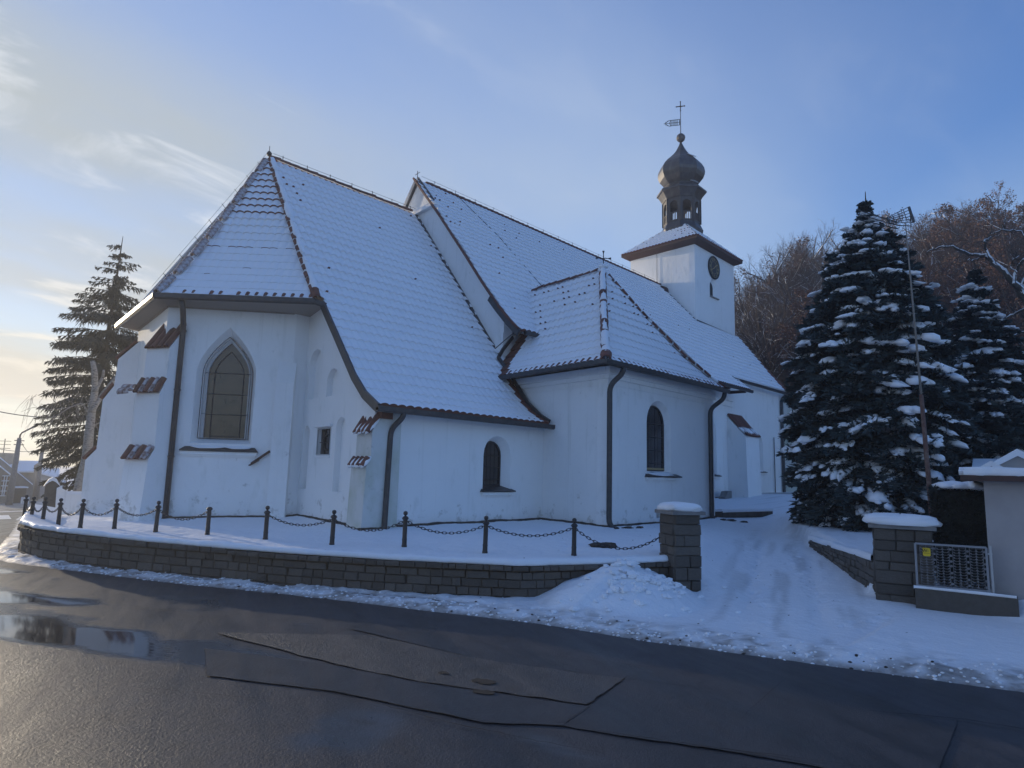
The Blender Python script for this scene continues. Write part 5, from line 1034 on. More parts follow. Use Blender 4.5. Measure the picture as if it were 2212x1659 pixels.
# bare, thawed soil along the foot of the church walls, leaf litter on the snow, loose stones
def soil_strip(pts, w, seed):
    P = np.array(pts, float); P2_, d2 = arc_of(P); n = int(d2[-1]/.05); s = np.linspace(0, d2[-1], n); C = np.stack([np.interp(s, d2, P[:, 0]), np.interp(s, d2, P[:, 1])], 1); e = np.gradient(C, axis=0); e /= np.linalg.norm(e, axis=1)[:, None]; nn = np.stack([e[:, 1], -e[:, 0]], 1)
    ww = np.clip(w*(.55+1.6*fbm(s*1.7, s*0+seed, seed, 4)+.7*fbm(s*7, s*0, seed+1, 2)), .004, None); o_ = C+nn*ww[:, None]; i_ = C-nn*.05
    V = np.stack([np.c_[i_, H(C[:, 0], C[:, 1])+.035], np.c_[C+nn*.2*ww[:, None], H(C[:, 0], C[:, 1])+.030], np.c_[o_, H(o_[:, 0], o_[:, 1])-.004]], 1)
    single('thawed_strip', MB().grid(V), M['soil'], kind='structure')
soil_strip([(5.0, 15.6), (7.15, 13.85), (7.62, 13.8), (7.25, 11.0)], .06, 1); soil_strip([(6.9, 10.30), (7.6, 10.34), (12.05, 10.34), (11.86, 8.30), (11.9, 8.25), (17.0, 8.25)], .10, 2); soil_strip([(17.4, 12.2), (26.3, 12.2)], .1, 4)
for k, (x, y, r) in enumerate(((12.0, 7.85, .10), (12.25, 7.7, .09), (16.8, 7.75, .16), (17.0, 7.5, .12), (11.75, 7.95, .08), (16.55, 7.85, .09))):
    mb = MB(); z = float(H(np.array([x]), np.array([y]))[0]); mb.blob((x, y, z-.01), (r*1.3, r*.8, .05), k+3, rough=.35); single('soil_clump', mb, M['soil'], kind='structure')
z = float(H(np.array([8.55]), np.array([6.1]))[0]); mb = MB()
for k in range(5): mb.blob((8.50+.05*k, 6.15-.04*k+.03*(k % 2), z+.02), (.10, .08, .06), k, rough=.3)
single('grass_tuft', mb, M['soil'], 'dark clump of dead grass poking through the snow behind the last chain', 'grass tuft', O=(8.6, 6.1, z))
z = float(H(np.array([25.2]), np.array([11.7]))[0]); mb = MB(); mb.prism([(-.45, 0), (.45, 0), (.45, .34), (-.12, .32), (-.28, .16), (-.5, .1)], (25.3, 11.75, z-.03), (1, .15, 0), (0, 0, 1), (-.15, 1, 0), .25); single('stone_block', mb, M['concrete'], 'rough stone block lying against the long buttress by the nave wall', 'stone', O=(25.3, 11.8, z))
lw = T('terrace_edge', 'low dark stone edging holding the snowy bank beyond the chapel corner', 'stone edging', (18, 7.8, .6)); LP = np.array([(17.1, 8.15), (17.9, 8.05), (18.8, 7.85), (19.6, 7.75)]); Pl, dl = arc_of(LP); rg = np.random.default_rng(2)
core(lw, LP, np.full(4, .72), np.full(4, .2), .3, -1); stone_course(lw, Pl, dl, 0, dl[-1], .42, .58, -1, .3, rg); stone_course(lw, Pl, dl, 0, dl[-1], .58, .72, -1, .3, rg); lw.part('snow_cap', snow_cap([(*p, .72) for p in LP], 1.0, .08, '', 20, None, .04, side=-1), M['snow'], smooth=True)
# ------------------------------------------------------------------ conifers
def conifer(t, base, h, rmax, whorls, per, seed, mneedle, droop=.35, up=.25, snow=.4, lean=(0, 0), z0=.06, twig=.34, dens=.085, shape=1.0, hang=.0, tw=.05, gap=0.0, profile=None):
    rg = np.random.default_rng(seed); B = np.array(base, float); top = B+np.array([lean[0], lean[1], h]); tr = MB(); tr.tube([B-(0, 0, .3), B+(top-B)*.5, top, top+(top-B)*.035], [.028*h*.5+.03, .016*h*.5+.02, .018, .008], 8); t.part('trunk', tr, M['bark'], smooth=True)
    Vs, Fs = [], []; nv = 0; SV = MB(); SQ = []; BR = MB()
    for wi in range(whorls):
        f = z0+(1-z0)*(wi+.5*rg.random())/whorls; f = min(f, .985); n = per if f < .8 else max(4, int(per*.7))
        for k in range(n):
            if rg.random() < gap: continue
            az = 2*math.pi*(k+rg.random()*.8)/n+wi*1.3; L = np.interp(f, profile[0], profile[1])*(.78+.30*rg.random()); fh = np.clip(f+rg.normal(0, .022), 0, .99)
            o = B+(top-B)*fh; d = np.array([math.cos(az), math.sin(az), 0]); s = np.array([-d[1], d[0], 0]); m = max(5, int(L/dens)); tt_ = np.linspace(.06, 1, m)
            dz = up*tt_*L*(.4+.6*f)-droop*L*tt_**1.7*(1-.6*f)
            ax = o+d*(tt_*L)[:, None]+np.stack([0*tt_, 0*tt_, dz], 1)+s*(.05*L*np.sin(tt_*3+rg.random()*6))[:, None]
            BR.tube(ax[[0, m//2, m-1]], [.014+.008*L, .01+.004*L, .004], 3, cap=False)
            snowy = snow and rg.random() < snow
            # twigs: for each axis point both sides, elongated needle sprays (two crossed blades)
            for sd in (-1, 1):
                for rep in range(3):
                    l = twig*(.35+.9*np.sin(np.pi*np.clip(tt_*.92+.05, 0, 1))**.7)*min(1, .18+L*.55)*(.5+.7*rg.random(m)); a = rg.uniform(.35, 1.15, m)
                    dirv = d*np.cos(a)[:, None]+s*(sd*np.sin(a))[:, None]+np.stack([0*a, 0*a, -hang*(.5+rg.random(m))-.22+.42*rg.random(m)], 1); dirv /= np.linalg.norm(dirv, axis=1)[:, None]
                    p0 = ax+rg.normal(0, .02, ax.shape)
                    for sub in range(3):
                        if sub == 0: q0, dv, ll = p0, dirv, l
                        else:
                            q0 = p0+dirv*(l*(.25+.3*rg.random(m)))[:, None]; dv = dirv+rg.normal(0, .45, (m, 3)); dv /= np.linalg.norm(dv, axis=1)[:, None]; ll = l*.6
                        p1 = q0+dv*ll[:, None]; side = np.cross(dv, rg.normal(0, 1, (m, 3))); side /= np.linalg.norm(side, axis=1)[:, None]+1e-9; w_ = tw*(.6+.7*rg.random(m))
                        mid = q0+dv*(ll*.4)[:, None]+np.array([0, 0, .008]); qq = np.stack([q0, mid+side*w_[:, None], p1, mid-side*w_[:, None]], 1)
                        Vs.append(qq.reshape(-1, 3)); Fs.append(np.arange(nv, nv+4*m).reshape(-1, 4)); nv += 4*m
                        if sub == 0:
                            s2 = np.cross(dv, side); q2 = np.stack([q0, mid+s2*w_[:, None], p1, mid-s2*w_[:, None]], 1); Vs.append(q2.reshape(-1, 3)); Fs.append(np.arange(nv, nv+4*m).reshape(-1, 4)); nv += 4*m
                    if snow and snowy and rep == 0:
                        pick = (rg.random(m) < .75) & (tt_ > .4); hz = np.cross(dirv, [0, 0, 1.]); qz = np.stack([p0, (p0+dirv*(l*.4)[:, None])+hz*w_[:, None]*.8, p0+dirv*(l*.75)[:, None], (p0+dirv*(l*.4)[:, None])-hz*w_[:, None]*.8], 1)[pick]+np.array([0, 0, .05]); SQ.append(qz)
            if snow and snowy and L > .22:
                nb = int(rg.integers(2, 5)); t_c = rg.uniform(.66, .93)
                for j in range(nb):
                    tj = np.clip(t_c+rg.normal(0, .09), .4, 1.0); i = int(tj*(m-1)); r = (.065+.12*rg.random()**1.6)*min(1.25, .55+L*.42); tg = unit(ax[min(i+1, m-1)]-ax[max(i-1, 0)]+rg.normal(0, .01, 3)); sx = np.cross([0, 0, 1.], tg); sx = unit(sx); upv = np.cross(tg, sx)
                    c_ = ax[i]+s*rg.normal(0, .10*min(L, 1.2))+np.array([0, 0, .10])
                    for q_ in range(int(rg.integers(3, 7))):
                        r2 = r*rg.uniform(.35, .8); SV.blob(c_+tg*rg.normal(0, r*.75)+sx*rg.normal(0, r*.6)+upv*rg.normal(0, r*.12), (r2*rg.uniform(1., 1.6), r2*rg.uniform(.8, 1.2), r2*rg.uniform(.55, .85)), int(rg.integers(1e6)), axes=(tg, sx, upv), n=7, m=5, flat=.5, rough=.3)
    Vs = np.concatenate(Vs); Fs = np.concatenate(Fs)
    cm = MB(); cm.v = [Vs]; cm.n = len(Vs); cm.f = Fs.tolist(); cm.m = [0]*len(cm.f); t.part('crown', cm, M[mneedle], kind='stuff'); t.part('branches', BR, M['bark'], kind='stuff')
    if SV.n:
        if SQ: q = np.concatenate(SQ); SV.add(q.reshape(-1, 3), np.arange(len(q)*4).reshape(-1, 4).tolist())
        t.part('snow_clumps', SV, M['snow'], smooth=True, kind='stuff')
def gz(x, y): return float(H(np.array([x], float), np.array([y], float))[0])
D1 = 17.2; b1 = far(1895, 1165, D1); t1 = far(1870, 437, D1); b1[2] = gz(b1[0], b1[1])
t = T('spruce_tree', 'large dark blue spruce loaded with clumps of snow beside the path', 'tree', b1); conifer(t, b1, t1[2]-b1[2], 0, 42, 17, 21, 'needle', droop=.50, up=.36, snow=.72, profile=([0, .08, .2, .35, .5, .63, .77, .9, .97, 1], [1.5, 1.68, 1.80, 1.82, 1.66, 1.38, .92, .32, .10, .04]), lean=(t1[0]-b1[0], t1[1]-b1[1]), z0=.045, twig=.40, dens=.095, shape=.84, tw=.030)
D2 = 19.5; b2 = far(2130, 1120, D2); t2 = far(2106, 585, D2); b2[2] = gz(b2[0], b2[1])
t = T('spruce_tree', 'smaller snowy spruce standing behind the garage to the right of the big one', 'tree', b2); conifer(t, b2, t2[2]-b2[2], 0, 32, 14, 22, 'needle', droop=.50, up=.34, snow=.55, profile=([0, .2, .4, .6, .8, .92, 1], [1.9, 1.8, 1.5, 1.05, .55, .2, .05]), lean=(t2[0]-b2[0], t2[1]-b2[1]), z0=.05, twig=.40, dens=.11, shape=.80, tw=.034)
D3 = 30.0; b3 = far(180, 1068, D3); t3 = far(263, 528, D3)
t = T('spruce_tree', 'tall thin Norway spruce with drooping bare branches left of the church', 'tree', b3); conifer(t, b3, t3[2]-b3[2], 0, 38, 5, 23, 'needle_w', droop=.36, up=.16, snow=0, profile=([0, .1, .2, .45, .6, .75, .9, 1], [.7, 1.3, 1.9, 1.95, 1.8, 1.35, .65, .1]), lean=(t3[0]-b3[0], t3[1]-b3[1]), z0=.05, twig=.42, dens=.13, hang=1.0, tw=.019, gap=.16)
# ------------------------------------------------------------------ bare trees
def bare(seed, h, spread=1.0, leaves=0, levels=4, r0=.02, snow=False, fork=.34):
    """returns wood MB (origin at base), leaf MB, snow MB"""
    rg = np.random.default_rng(seed); wood = MB(); lf = []; sn = MB()
    def grow(p, d, L, r, lev):
        k = 4 if lev <= 1 else 3; pts = [p]; q = p; dd = d
        for i in range(k-1): dd = unit(dd+rg.normal(0, .10+.05*lev, 3)+np.array([0, 0, .06 if lev else .02])); q = q+dd*L/(k-1); pts.append(q)
        pts = np.array(pts); wood.tube(pts, np.linspace(r, r*.55, k), 7 if lev == 0 else (5 if lev == 1 else 3), cap=False)
        if snow and lev in (1, 2, 3) and rg.random() < .14: sn.tube(pts+(0, 0, r*.9), np.linspace(r*.75, r*.4, k)+.003, 3, cap=False)
        if lev >= levels:
            if leaves:
                for _ in range(leaves): c = pts[rg.integers(k)]+rg.normal(0, .12, 3)*h*.06; lf.append((c, rg.normal(0, 1, 3), rg.normal(0, 1, 3)))
            return
        n = [11, 7, 5, 4, 3][lev]
        for i in range(n):
            f = (fork+(1-fork)*(i+rg.random()*.7)/n) if lev == 0 else (.25+.75*(i+rg.random())/n); j = f*(k-1); a = int(min(j, k-2)); pp = pts[a]+(pts[a+1]-pts[a])*(j-a); ax_ = unit(pts[a+1]-pts[a]); pr = unit(np.cross(ax_, rg.normal(0, 1, 3))); ang = rg.uniform(.45, .95)*spread if lev == 0 else rg.uniform(.35, .85)
            nl = L*(.50 if lev == 0 else .56)*(1.15-.55*f)*(.75+.5*rg.random()); grow(pp, unit(ax_*math.cos(ang)+pr*math.sin(ang)), nl, max(r*(1-.5*f)*.48, .0035*h/10), lev+1)
    grow(np.array([0, 0, -.3]), np.array([0, 0, 1.]), h*.86, r0*h, 0)
    LM = MB()
    if lf:
        C = np.array([a for a, _, _ in lf]); u = np.array([b for _, b, _ in lf]); v = np.array([c for _, _, c in lf]); u /= np.linalg.norm(u, axis=1)[:, None]; v = np.cross(u, v); v /= np.linalg.norm(v, axis=1)[:, None]; sz = .050*h/10*(.7+.7*np.random.default_rng(seed).random(len(C)))[:, None]
        Q = np.stack([C-u*sz, C+v*sz*.6, C+u*sz, C-v*sz*.6], 1); LM.add(Q.reshape(-1, 3), np.arange(len(C)*4).reshape(-1, 4).tolist())
    return wood, LM, sn
protos = []
for i in range(7):
    leafy = i in (3, 4, 5, 6); wd, lm, sn = bare(100+i, 10., .9+.1*(i % 3), leaves=(3 if i == 3 else 5) if leafy else 0, snow=True, fork=.30+.05*(i % 3))
    protos.append((wd.mesh('trunk', M['bark_far']), lm.mesh('crown', M['leaf']) if leafy else None, sn.mesh('snow_on_branches', M['snow'])))
rg = np.random.default_rng(77); GB, GL = 'bare beeches on the hillside', 'rusty-leaved beeches on the hillside'; nT_ = 0
for k in range(230):
    az = math.radians(rg.uniform(-9, 27.5)); D = rg.uniform(40, 84)
    x, y = D*math.cos(az), D*math.sin(az)
    if 30 < x < 38 and 10 < y < 24: continue
    lf = rg.random() < np.interp(math.degrees(az), [-9, 8, 15, 20, 28], [.85, .75, .42, .12, .05])
    pi = int(rg.integers(3, 7)) if lf else int(rg.integers(0, 3)); h = rg.uniform(9.5, 13.5)*(1.0 if D > 55 else .85); z = gz(x, y)
    t = T('beech_tree', 'beech still holding rusty brown leaves in the hillside wood behind the spruces' if lf else 'leafless beech in the hillside wood behind the church tower', 'tree', (x, y, z), group=GL if lf else GB)
    a = rg.random()*6.28; ax = ((math.cos(a), math.sin(a), 0), (-math.sin(a), math.cos(a), 0), (0, 0, 1)); s_ = h/10; w_, l_, n_ = protos[pi]
    t.inst('trunk', w_, (x, y, z), ax, (s_, s_, s_))
    if l_: t.inst('crown', l_, (x, y, z), ax, (s_, s_, s_))['kind'] = 'stuff'
    t.inst('snow_on_branches', n_, (x, y, z), ax, (s_, s_, s_))['kind'] = 'stuff'; nT_ += 1
# brushwood under the trees: one tangled mass
mb = MB(); n = 5200; az = np.radians(rg.uniform(-10, 27, n)); D = rg.uniform(37, 80, n); x, y = D*np.cos(az), D*np.sin(az); z = H(x, y); hh = rg.uniform(.5, 2.4, n); V = []; 
p0 = np.stack([x, y, z-.1], 1); p1 = p0+np.stack([rg.normal(0, .35, n), rg.normal(0, .35, n), hh], 1); sd = np.stack([rg.normal(0, 1, n), rg.normal(0, 1, n), 0*x], 1); sd /= np.linalg.norm(sd, axis=1)[:, None]; Q = np.stack([p0-sd*.02, p0+sd*.02, p1+sd*.006, p1-sd*.006], 1)
mb.add(Q.reshape(-1, 3), np.arange(n*4).reshape(-1, 4).tolist()); single('brushwood', mb, M['bark_far'], 'tangle of brown brushwood under the hillside trees', 'brushwood', kind='stuff')
# gnarled snow-lined oak reaching in from the right
ob = far(2330, 1090, 19.0); ob[2] = gz(ob[0], ob[1]); t = T('oak_tree', 'gnarled dark tree with snow-lined crooked branches at the right edge', 'tree', ob); wd, sn = MB(), MB(); F_ = lambda x, y, d=19.0: far(x, y, d)
limbs = [([(2330, 1100), (2300, 850), (2265, 720), (2230, 660), (2200, 630)], .22, .12, 19), ([(2235, 668), (2205, 628), (2178, 600), (2150, 570), (2128, 553)], .12, .075, 19), ([(2128, 553), (2095, 549), (2060, 535), (2035, 533), (2003, 544)], .06, .02, 19), ([(2130, 553), (2112, 560), (2090, 563)], .03, .012, 19), ([(2145, 565), (2130, 540), (2128, 522), (2140, 512)], .05, .035, 19), ([(2190, 615), (2195, 585), (2210, 562), (2240, 540)], .06, .035, 18.6), ([(2196, 590), (2182, 575), (2190, 560), (2205, 552)], .03, .014, 18.6), ([(2200, 640), (2215, 600), (2240, 590)], .08, .05, 19.3), ([(2228, 660), (2190, 680), (2160, 690), (2135, 710)], .05, .02, 19.5), ([(2240, 540), (2205, 500), (2165, 497), (2140, 505)], .035, .014, 18.4), ([(2260, 720), (2200, 720), (2160, 740)], .05, .02, 19.6)]
rg2 = np.random.default_rng(4)
for pts, ra, rb, D in limbs:
    P = np.array([F_(x, y, D+.25*math.sin(i*2.1)) for i, (x, y) in enumerate(pts)]); k = 4*len(P); u = np.linspace(0, len(P)-1, k); C = np.stack([np.interp(u, range(len(P)), P[:, j]) for j in range(3)], 1)+rg2.normal(0, .012, (k, 3)); R = np.linspace(ra, rb, k)*.62; wd.tube(C, R, 7); 
    if ra < .15: sn.tube(C+np.array([0, 0, .85])*R[:, None], np.maximum(R*.75*(1+.35*fbm(u*2, u*0, int(ra*1000), 2)), .008), 6)
    for _ in range(int(6+20*(k/20))):
        i = rg2.integers(k//3, k); q = C[i]; dv = unit(rg2.normal(0, 1, 3)+np.array([0, 0, .5])); l = rg2.uniform(.15, .5); w2 = q+dv*l*.5+rg2.normal(0, .03, 3); e2 = w2+unit(dv+rg2.normal(0, .5, 3))*l*.6; wd.tube([q, w2, e2], [.010, .006, .003], 3, cap=False)
t.part('trunk', wd, M['bark'], smooth=True); t.part('snow_on_branches', sn, M['snow'], smooth=True, kind='stuff')
# pale pollarded birch in front of the Norway spruce
DB = 27.0; bb = far(172, 1064, DB); t = T('birch_tree', 'pale peeling birch trunk with lopped limbs in front of the thin spruce', 'tree', bb); wd = MB()
for pts, ra, rb in (([(170, 1070), (178, 1030), (188, 990), (192, 940), (198, 890), (206, 840), (204, 800), (200, 780)], .20, .075), ([(198, 890), (222, 850), (245, 822), (262, 800)], .09, .05), ([(206, 845), (222, 815), (224, 800)], .06, .04), ([(192, 940), (205, 918), (232, 905)], .035, .015), ([(186, 1000), (200, 985), (235, 975), (262, 972)], .045, .03), ([(184, 1020), (200, 1012), (240, 1005)], .04, .02), ([(196, 900), (178, 870), (150, 880), (120, 900), (95, 905)], .03, .006), ([(150, 880), (110, 885), (70, 880), (45, 890)], .014, .004), ([(120, 900), (100, 930), (85, 935)], .01, .004)):
    P = np.array([far(x, y, DB+.2*math.sin(i*1.7)) for i, (x, y) in enumerate(pts)]); k = 3*len(P); u = np.linspace(0, len(P)-1, k); wd.tube(np.stack([np.interp(u, range(len(P)), P[:, j]) for j in range(3)], 1), np.linspace(ra, rb, k), 8)
for _ in range(60):
    q = far(rg2.uniform(60, 200), rg2.uniform(850, 900), DB); e2 = q+np.array([rg2.normal(0, .25), rg2.normal(0, .25), -rg2.uniform(.3, 1.0)]); wd.tube([q, (q+e2)/2+rg2.normal(0, .05, 3), e2], [.006, .005, .003], 3, cap=False)
t.part('trunk', wd, M['birch'], smooth=True)
# clipped hedge with snow on top, behind the gate
DH = 11.5; hA, hB, hC = far(2020, 1045, DH), far(2088, 1045, DH), far(2128, 1085, DH-.4); zb_ = .25
t = T('hedge', 'tall dark clipped hedge with thick snow on top between the pillar and garage', 'hedge', (hA[0], hA[1], zb_)); ed = unit((*(hB-hA)[:2], 0)); en = np.array([-ed[1], ed[0], 0]); mb = MB(); Lh = np.linalg.norm((hB-hA)[:2])+.75; ht = hA[2]-.06
c_ = hA+ed*Lh/2-(0, 0, hA[2])+np.array([0, 0, (ht+zb_)/2]); en = en if en@np.array([1, 0, 0]) > 0 else -en; mb.box(c_+en*.4, (Lh-.06, .7, ht-zb_-.06), axes=(ed, en, (0, 0, 1))); t.part('stems', mb, M['hedge'])
nq = 9000; rr = np.random.default_rng(9); a = rr.random(nq)*Lh; zq = zb_+rr.random(nq)*(ht-zb_); dq = np.abs(rr.normal(0, .035, nq)); fc = rr.integers(0, 3, nq); C = np.where((fc == 0)[:, None], hA-(0, 0, hA[2])+ed*a[:, None]+en*(.05-dq)[:, None]+np.stack([0*a, 0*a, zq], 1), np.where((fc == 1)[:, None], hA-(0, 0, hA[2])+ed*(-dq)[:, None]+en*(rr.random(nq)*.75)[:, None]+np.stack([0*a, 0*a, zq], 1), hA-(0, 0, hA[2])+ed*(Lh+dq)[:, None]+en*(rr.random(nq)*.75)[:, None]+np.stack([0*a, 0*a, zq], 1)))
u = rr.normal(0, 1, (nq, 3)); u[:, 2] = np.abs(u[:, 2]); u /= np.linalg.norm(u, axis=1)[:, None]; v = np.cross(u, rr.normal(0, 1, (nq, 3))); v /= np.linalg.norm(v, axis=1)[:, None]; Q = np.stack([C, C+u*.03+v*.012, C+u*.07, C+u*.03-v*.012], 1); mb = MB().add(Q.reshape(-1, 3), np.arange(nq*4).reshape(-1, 4).tolist()); t.part('foliage', mb, M['hedge'], kind='stuff')
mb = MB()
for i in range(16): mb.blob(hA-(0, 0, hA[2])+ed*(.16+(Lh-.2)*i/15)+en*(.35+.03*math.sin(i*2))+np.array([0, 0, ht+.02]), (.19, .46, .085+.012*math.sin(i*1.7)), i+300, axes=(ed, en, (0, 0, 1)), n=12)
t.part('snow_cap', mb, M['snow'], smooth=True)
# leaning mast with a TV aerial
mb0, mt0 = far(2018, 1160, 15.0), far(1956, 482, 15.3); t = T('aerial_mast', 'thin leaning rusty mast with a television aerial beside the big spruce', 'mast', mb0); mid = mb0+(mt0-mb0)*.43
mb = MB().tube([mb0-(0, 0, .4), mid], [.050, .038], 8); t.part('pole', mb, M['rust'], smooth=True); mb = MB().tube([mid-(mt0-mb0)*.03, mb0+(mt0-mb0)*.78, mt0], [.024, .017, .009], 7); t.part('pole', mb, M['poletop'], smooth=True, label='pale upper section of the mast')
A0 = far(1940, 487, 15.3); ab = far(1850, 462, 15.0); mb = MB()
for dz in (0, .10, -.12): mb.tube([A0+(0, 0, dz*.6), ab+(0, 0, dz)], .012, 5)
bd_ = unit(ab-A0); el = unit(np.cross(bd_, (0, 0, 1.)))
for i in range(9): c_ = A0+(ab-A0)*(.12+.1*i); mb.tube([c_-el*.22*(1-.04*i)-(0, 0, .1), c_+el*.22*(1-.04*i)+(0, 0, .1)], .006, 4)
t.part('aerial_boom', mb, M['metal']); mb = MB(); p_, q_, r_, s_2 = far(1963, 447, 15.3), far(1974, 480, 15.3), far(1916, 470, 15.15), far(1921, 482, 15.15)
mb.tube([p_, q_], .028, 5); mb.tube([r_, s_2], .022, 5); mb.tube([far(1966, 455, 15.3), far(1968, 488, 15.3), far(1940, 487, 15.3)], .012, 5)
for i in range(6): f_ = i/5; mb.tube([p_+(q_-p_)*f_, r_+(s_2-r_)*f_], .007, 4)
for i in range(3): f_ = (i+1)/4; mb.tube([p_+(r_-p_)*f_, q_+(s_2-q_)*f_], .006, 4)
t.part('aerial_reflector', mb, M['metal'])

# ------------------------------------------------------------------ street and houses on the left
def vplane(D, *pts): return [far(x, y, D) for x, y in pts]
L_ = lambda *p: [((0+a/4.74)*.553, (1700+b/4.74)*.553) for a, b in p]
def house(name, label, D, gable, depth, mwall, roofover=.15, wins=(), group=None, snow=True, dn=None):
    """gable: front outline (image survey of the gable end: base-left, base-right, eave-right, ridge, eave-left) at distance D"""
    P = [np.array(p) for p in vplane(D, *gable)]; t = T(name, label, 'house', P[0]); u = unit((*(P[1]-P[0])[:2], 0)); n = np.array([-u[1], u[0], 0]); n = n if n@np.array([.1, 1, 0]) > 0 else -n
    poly = [(float((p-P[0])@u), p[2]-P[0][2]) for p in P]; poly[0] = (poly[0][0], -1.5); poly[1] = (poly[1][0], -1.5); mb = MB().prism(poly, P[0], u, (0, 0, 1), n, depth); t.part('wall', mb, M[mwall])
    er, rg_, el_ = poly[2], poly[3], poly[4]; o = P[0]
    for a, b in ((er, rg_), (el_, rg_)):
        d = unit((a[0]-b[0], 0, a[1]-b[1])); a2 = (a[0]+d[0]*roofover, a[1]+d[2]*roofover); th = .10; mb = MB().prism([a2, b, (b[0], b[1]+th), (a2[0], a2[1]+th)], o-n*roofover, u, (0, 0, 1), n, depth+2*roofover); t.part('roof', mb, M['snow'] if snow else M['tile'])
    return t, o, u, n
# near gabled house at far left with barred brown shutters
g = L_((-700, 1270), (590, 1220), (575, 900), (-60, 380), (-700, 900)); t, o, u, n = house('house', 'long low grey house with a sloping snowy gable behind the first lamp post', 64, g, 9, 'house')
g = L_((-500, 1290), (200, 1280), (195, 745), (-150, 470), (-500, 700)); t, o, u, n = house('house', 'brown house with barred shutters at the left edge of the street', 60, g, 6, 'house', .2)
for a, b in (((40, 740), (190, 745)),):
    q = vplane(59.6, *L_((40, 745), (190, 745), (100, 1130), (0, 1130))); mb = MB(); uu = unit(q[1]-q[0]); mb.add([q[0], q[1], q[2]+uu*.0, q[3], *(x+n*.2 for x in q)], [(0, 1, 2, 3), (4, 5, 6, 7), (0, 1, 5, 4), (1, 2, 6, 5), (2, 3, 7, 6), (3, 0, 4, 7)]); wv = t.part('window', mb, M['shutter'])
    mb = MB()
    for f in (.33, .66): mb.tube([q[0]+(q[1]-q[0])*f, q[3]+(q[2]-q[3])*f], .035, 4)
    for f in (.02, .26, .5, .75, .98): mb.tube([q[0]+(q[3]-q[0])*f, q[1]+(q[2]-q[1])*f], .035, 4)
    t.part('bars', mb, M['white'], wv)
q = vplane(84, *L_((85, 1000), (640, 1000), (620, 665), (635, 475), (80, 460), (100, 660))); t = T('house', 'grey house with broad snow-covered roof and chimney behind the lamp posts', 'house', q[0]); u = unit((*(q[1]-q[0])[:2], 0)); n = np.array([-u[1], u[0], 0]); n = n if n[1] > 0 else -n; wdt = float((q[1]-q[0])@u)
ez, rz_ = q[2][2], q[3][2]; mb = MB(); mb.prism([(0, -3), (wdt, -3), (wdt, ez-q[0][2]), (0, ez-q[0][2])], q[0], u, (0, 0, 1), n, 6); t.part('wall', mb, M['house'])
mb = MB(); a = np.array([*q[0][:2], 0]); mb.add([a-n*.3-u*.2+(0, 0, ez), a+u*(wdt+.3)-n*.3+(0, 0, ez), a+u*(wdt+.3)+n*3+(0, 0, rz_), a-u*.2+n*3+(0, 0, rz_), a-n*.3-u*.2+(0, 0, ez-.15), a+u*(wdt+.3)-n*.3+(0, 0, ez-.15), a+u*(wdt+.3)+n*6.3+(0, 0, ez), a-u*.2+n*6.3+(0, 0, ez)], [(0, 1, 2, 3), (0, 4, 5, 1), (2, 6, 7, 3)]); rf = t.part('roof', mb, M['snow'])
mb = MB(); c_ = far(20, (1700+420/4.74)*.553, 86); mb.box(c_-(0, 0, .6), (1.5, .8, 2.2), rz=.5); t.part('chimney', mb, M['house'], rf); mb = MB(); c2 = far(7, (1700+350/4.74)*.553, 86); mb.tube([c2, c2+(0, 0, 1.6)], .04, 4)
for f in (.6, 1.0, 1.35): mb.tube([c2+(-.5, .2, f), c2+(.5, -.2, f)], .025, 4)
t.part('roof_aerial', mb, M['iron'], rf)
q = vplane(95, *L_((745, 1000), (1020, 1000), (1100, 780), (1110, 620), (770, 605), (760, 690))); t = T('house', 'pale house with blue-shadowed snowy roof behind the spruce', 'house', q[0]); mb = MB(); o = q[0]; u = unit((*(q[1]-q[0])[:2], 0)); n = np.array([-u[1], u[0], 0]); n = n if n[1] > 0 else -n; P2d = lambda p: (float((p-o)@u), float(p[2]-o[2]))
mb.prism([(0, -3), (P2d(q[2])[0], -3), P2d(q[2]), P2d(q[5])], o, u, (0, 0, 1), n, 6); t.part('wall', mb, M['house2']); mb = MB(); mb.add([q[5]-n*.3, q[2]-n*.3, q[3]+n*4, q[4]+n*4], [(0, 1, 2, 3)]); mb.prism([P2d(q[5]), P2d(q[2]), (P2d(q[2])[0], P2d(q[2])[1]-.2), (P2d(q[5])[0], P2d(q[5])[1]-.2)], o-n*.3, u, (0, 0, 1), n, .3); t.part('roof', mb, M['snow'])
q = vplane(78, *L_((600, 1180), (740, 1180), (745, 560), (690, 520), (630, 560))); t = T('house', 'narrow grey gable end between the two lamp posts', 'house', q[0]); o = q[0]; u = unit((*(q[1]-q[0])[:2], 0)); n = np.array([-u[1], u[0], 0]); n = n if n[1] > 0 else -n; mb = MB().prism([(float((p-o)@u), float(p[2]-o[2])) for p in q], o, u, (0, 0, 1), n, 5); t.part('wall', mb, M['house'])
q = vplane(70, *L_((1030, 1000), (1240, 990), (1250, 880), (1130, 790), (1030, 800))); t = T('house', 'small sunlit yellow house with snowy roof seen under the spruce', 'house', q[0]); o = q[0]; mb = MB().prism([(float((p-o)@u), float(p[2]-o[2])) for p in q], o, u, (0, 0, 1), n, 5); t.part('wall', mb, M['house2']); mb = MB(); mb.add([q[2]-n*.2, q[3]-n*.2, q[3]+n*5, q[2]+n*5, q[2]-n*.2-(0, 0, .25), q[3]-n*.2-(0, 0, .25)], [(0, 1, 2, 3), (0, 1, 5, 4)]); t.part('roof', mb, M['snow'])
